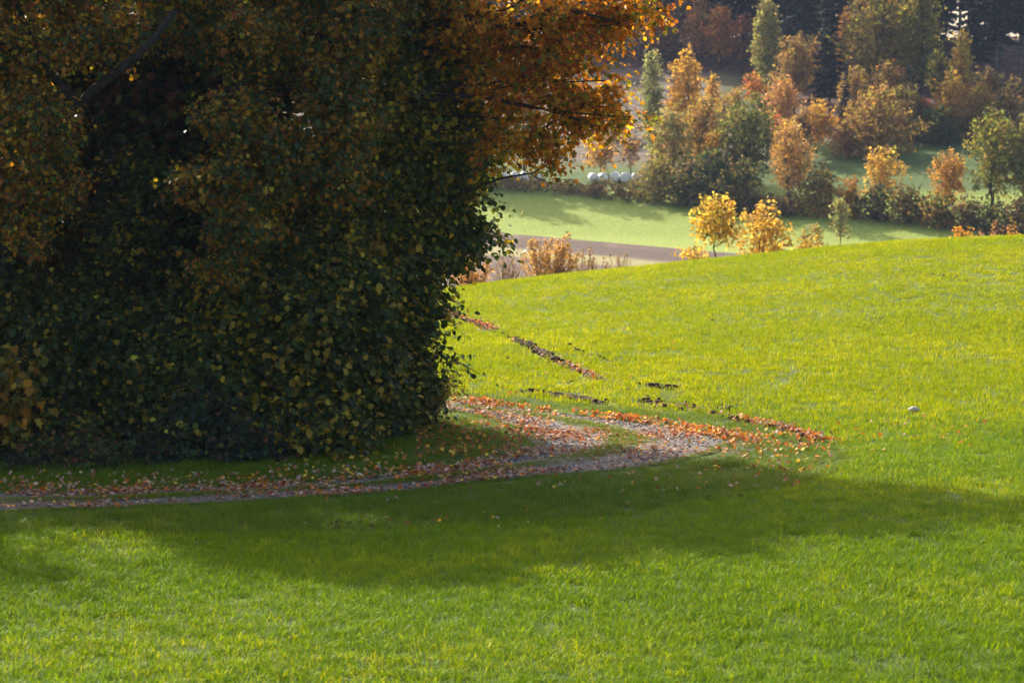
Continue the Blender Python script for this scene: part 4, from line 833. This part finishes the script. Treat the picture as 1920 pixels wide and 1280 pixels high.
put(1582, 258, .40, 2, 'narrow dark blue green spruce right of the dense rounded orange tree')
put(1552, 270, .78, 0, 'tall thin spruce tangled with orange leaves left of the huge olive oak')
put(1500, 288, .9, 1, 'dark spruce behind the brown beech right of the poplar')
SL = 'tall dark spruce standing in the dense wood along the top of the slope'; SG = 'dark spruces of the hilltop wood'
for row, (s_, X0, X1, st) in enumerate([(309, 1100, 1560, 50), (311, 1075, 1960, 56), (318, 1100, 1860, 50), (325, 1110, 1900, 64), (299, 1500, 1780, 56), (296, 1800, 1960, 66), (286, 1740, 1970, 80), (277, 1850, 1990, 80), (311, 620, 1070, 62), (319, 640, 1070, 66)]):
    X = X0
    while X < X1:
        put(X + random.uniform(-14, 14), s_ + random.uniform(-2.5, 2.5), (random.uniform(.8, 1.12) if not (1230 < X < 1640) else random.uniform(1.1, 1.3)), random.choice((0, 1, 2)) if X < 1780 else random.choice((1, 1, 0)), SL, SG, (random.uniform(.8, 1.2),) * 3); X += st

# wrapped silage bales in a row behind the hedge
M_WRAP = mat_solid('bale_wrap', (.84, .80, .74), (.90, .87, .82), 3, .35, .25, 8)
def bale(X, Y, r, lab):
    b = ground(X, Y, 200); n = 18; prof = [(0, -.6), (.5, -.6), (.58, -.56), (.62, -.45), (.63, 0), (.62, .45), (.58, .56), (.5, .6), (0, .6)]
    th = np.arange(n) * 2 * math.pi / n; V = []
    for (rr, l) in prof:
        for a in th: q = rr * r * (1 + .02 * math.sin(3 * a + X)); V.append((l * r, q * math.cos(a), q * math.sin(a) + .6 * r))
    V = np.array(V); m = len(prof); i = np.arange(m - 1)[:, None]; j = np.arange(n)[None]
    L = np.stack([i * n + j, i * n + (j + 1) % n, (i + 1) * n + (j + 1) % n, (i + 1) * n + j], -1).reshape(-1, 4)
    o = mesh_obj('silage_bale', V, L.ravel(), np.arange(len(L)) * 4, M_WRAP, smooth_=True); o.location = b; o.rotation_euler = (0, 0, math.pi / 2 + random.uniform(-.35, .35))
    tag(o, lab, 'bale', 'white wrapped silage bales in a row')
BL = ['first from the copse', 'second from the copse', 'third from the copse', 'fourth from the copse', 'fifth from the copse', 'sixth from the copse', 'seventh from the copse', 'eighth from the copse', 'ninth from the copse', 'tenth from the copse']
for i, X in enumerate((946, 965, 984, 1008, 1112, 1130, 1154, 1173, 1192, 1211)):
    bale(X, 340 + (X - 950) * .008, .82 + .05 * math.sin(X * 1.7), 'white plastic wrapped round bale lying in the row, ' + BL[i])

# pale stone in the crop
def stone():
    import bmesh
    b = ground(1713, 775, 30); bm = bmesh.new(); bmesh.ops.create_icosphere(bm, subdivisions=3, radius=1)
    for v in bm.verts:
        q = v.co; k = 1 + .12 * math.sin(q.x * 4 + 1) * math.cos(q.y * 3.3) + .06 * math.sin(q.z * 9 + q.x * 5); v.co = Vector((q.x * .11 * k, q.y * .08 * k, q.z * .05 * k))
    me = bpy.data.meshes.new('stone'); bm.to_mesh(me); bm.free(); me.materials.append(mat_solid('limestone', (.42, .32, .26), (.62, .55, .50), 14, .8, .4, 50))
    me.polygons.foreach_set('use_smooth', np.ones(len(me.polygons), bool))
    o = bpy.data.objects.new('stone', me); C.objects.link(o); o.location = (b[0], b[1], b[2] + .075); tag(o, 'pale pinkish field stone lying alone in the green crop', 'stone')
stone()

# ------------------------------------------------------------------ haze in the valley air
def haze():
    x0, x1, y0, y1, z0, z1 = -480, 480, -80, 720, -24, 50
    V = [(x, y, z) for x in (x0, x1) for y in (y0, y1) for z in (z0, z1)]
    F = [(0, 1, 3, 2), (4, 6, 7, 5), (0, 4, 5, 1), (2, 3, 7, 6), (0, 2, 6, 4), (1, 5, 7, 3)]
    m = bpy.data.materials.new('haze'); m.use_nodes = True; n = m.node_tree; n.nodes.clear()
    o_ = n.nodes.new('ShaderNodeOutputMaterial'); v = n.nodes.new('ShaderNodeVolumePrincipled'); v.inputs['Color'].default_value = (.55, .68, 1, 1)
    v.inputs['Density'].default_value = .00011; v.inputs['Anisotropy'].default_value = .2; n.links.new(v.outputs[0], o_.inputs['Volume'])
    o = mesh_obj('haze', V, np.array(F).ravel(), np.arange(6) * 4, m); tag(o, 'thin bluish haze hanging in the valley air', kind='stuff')
haze()
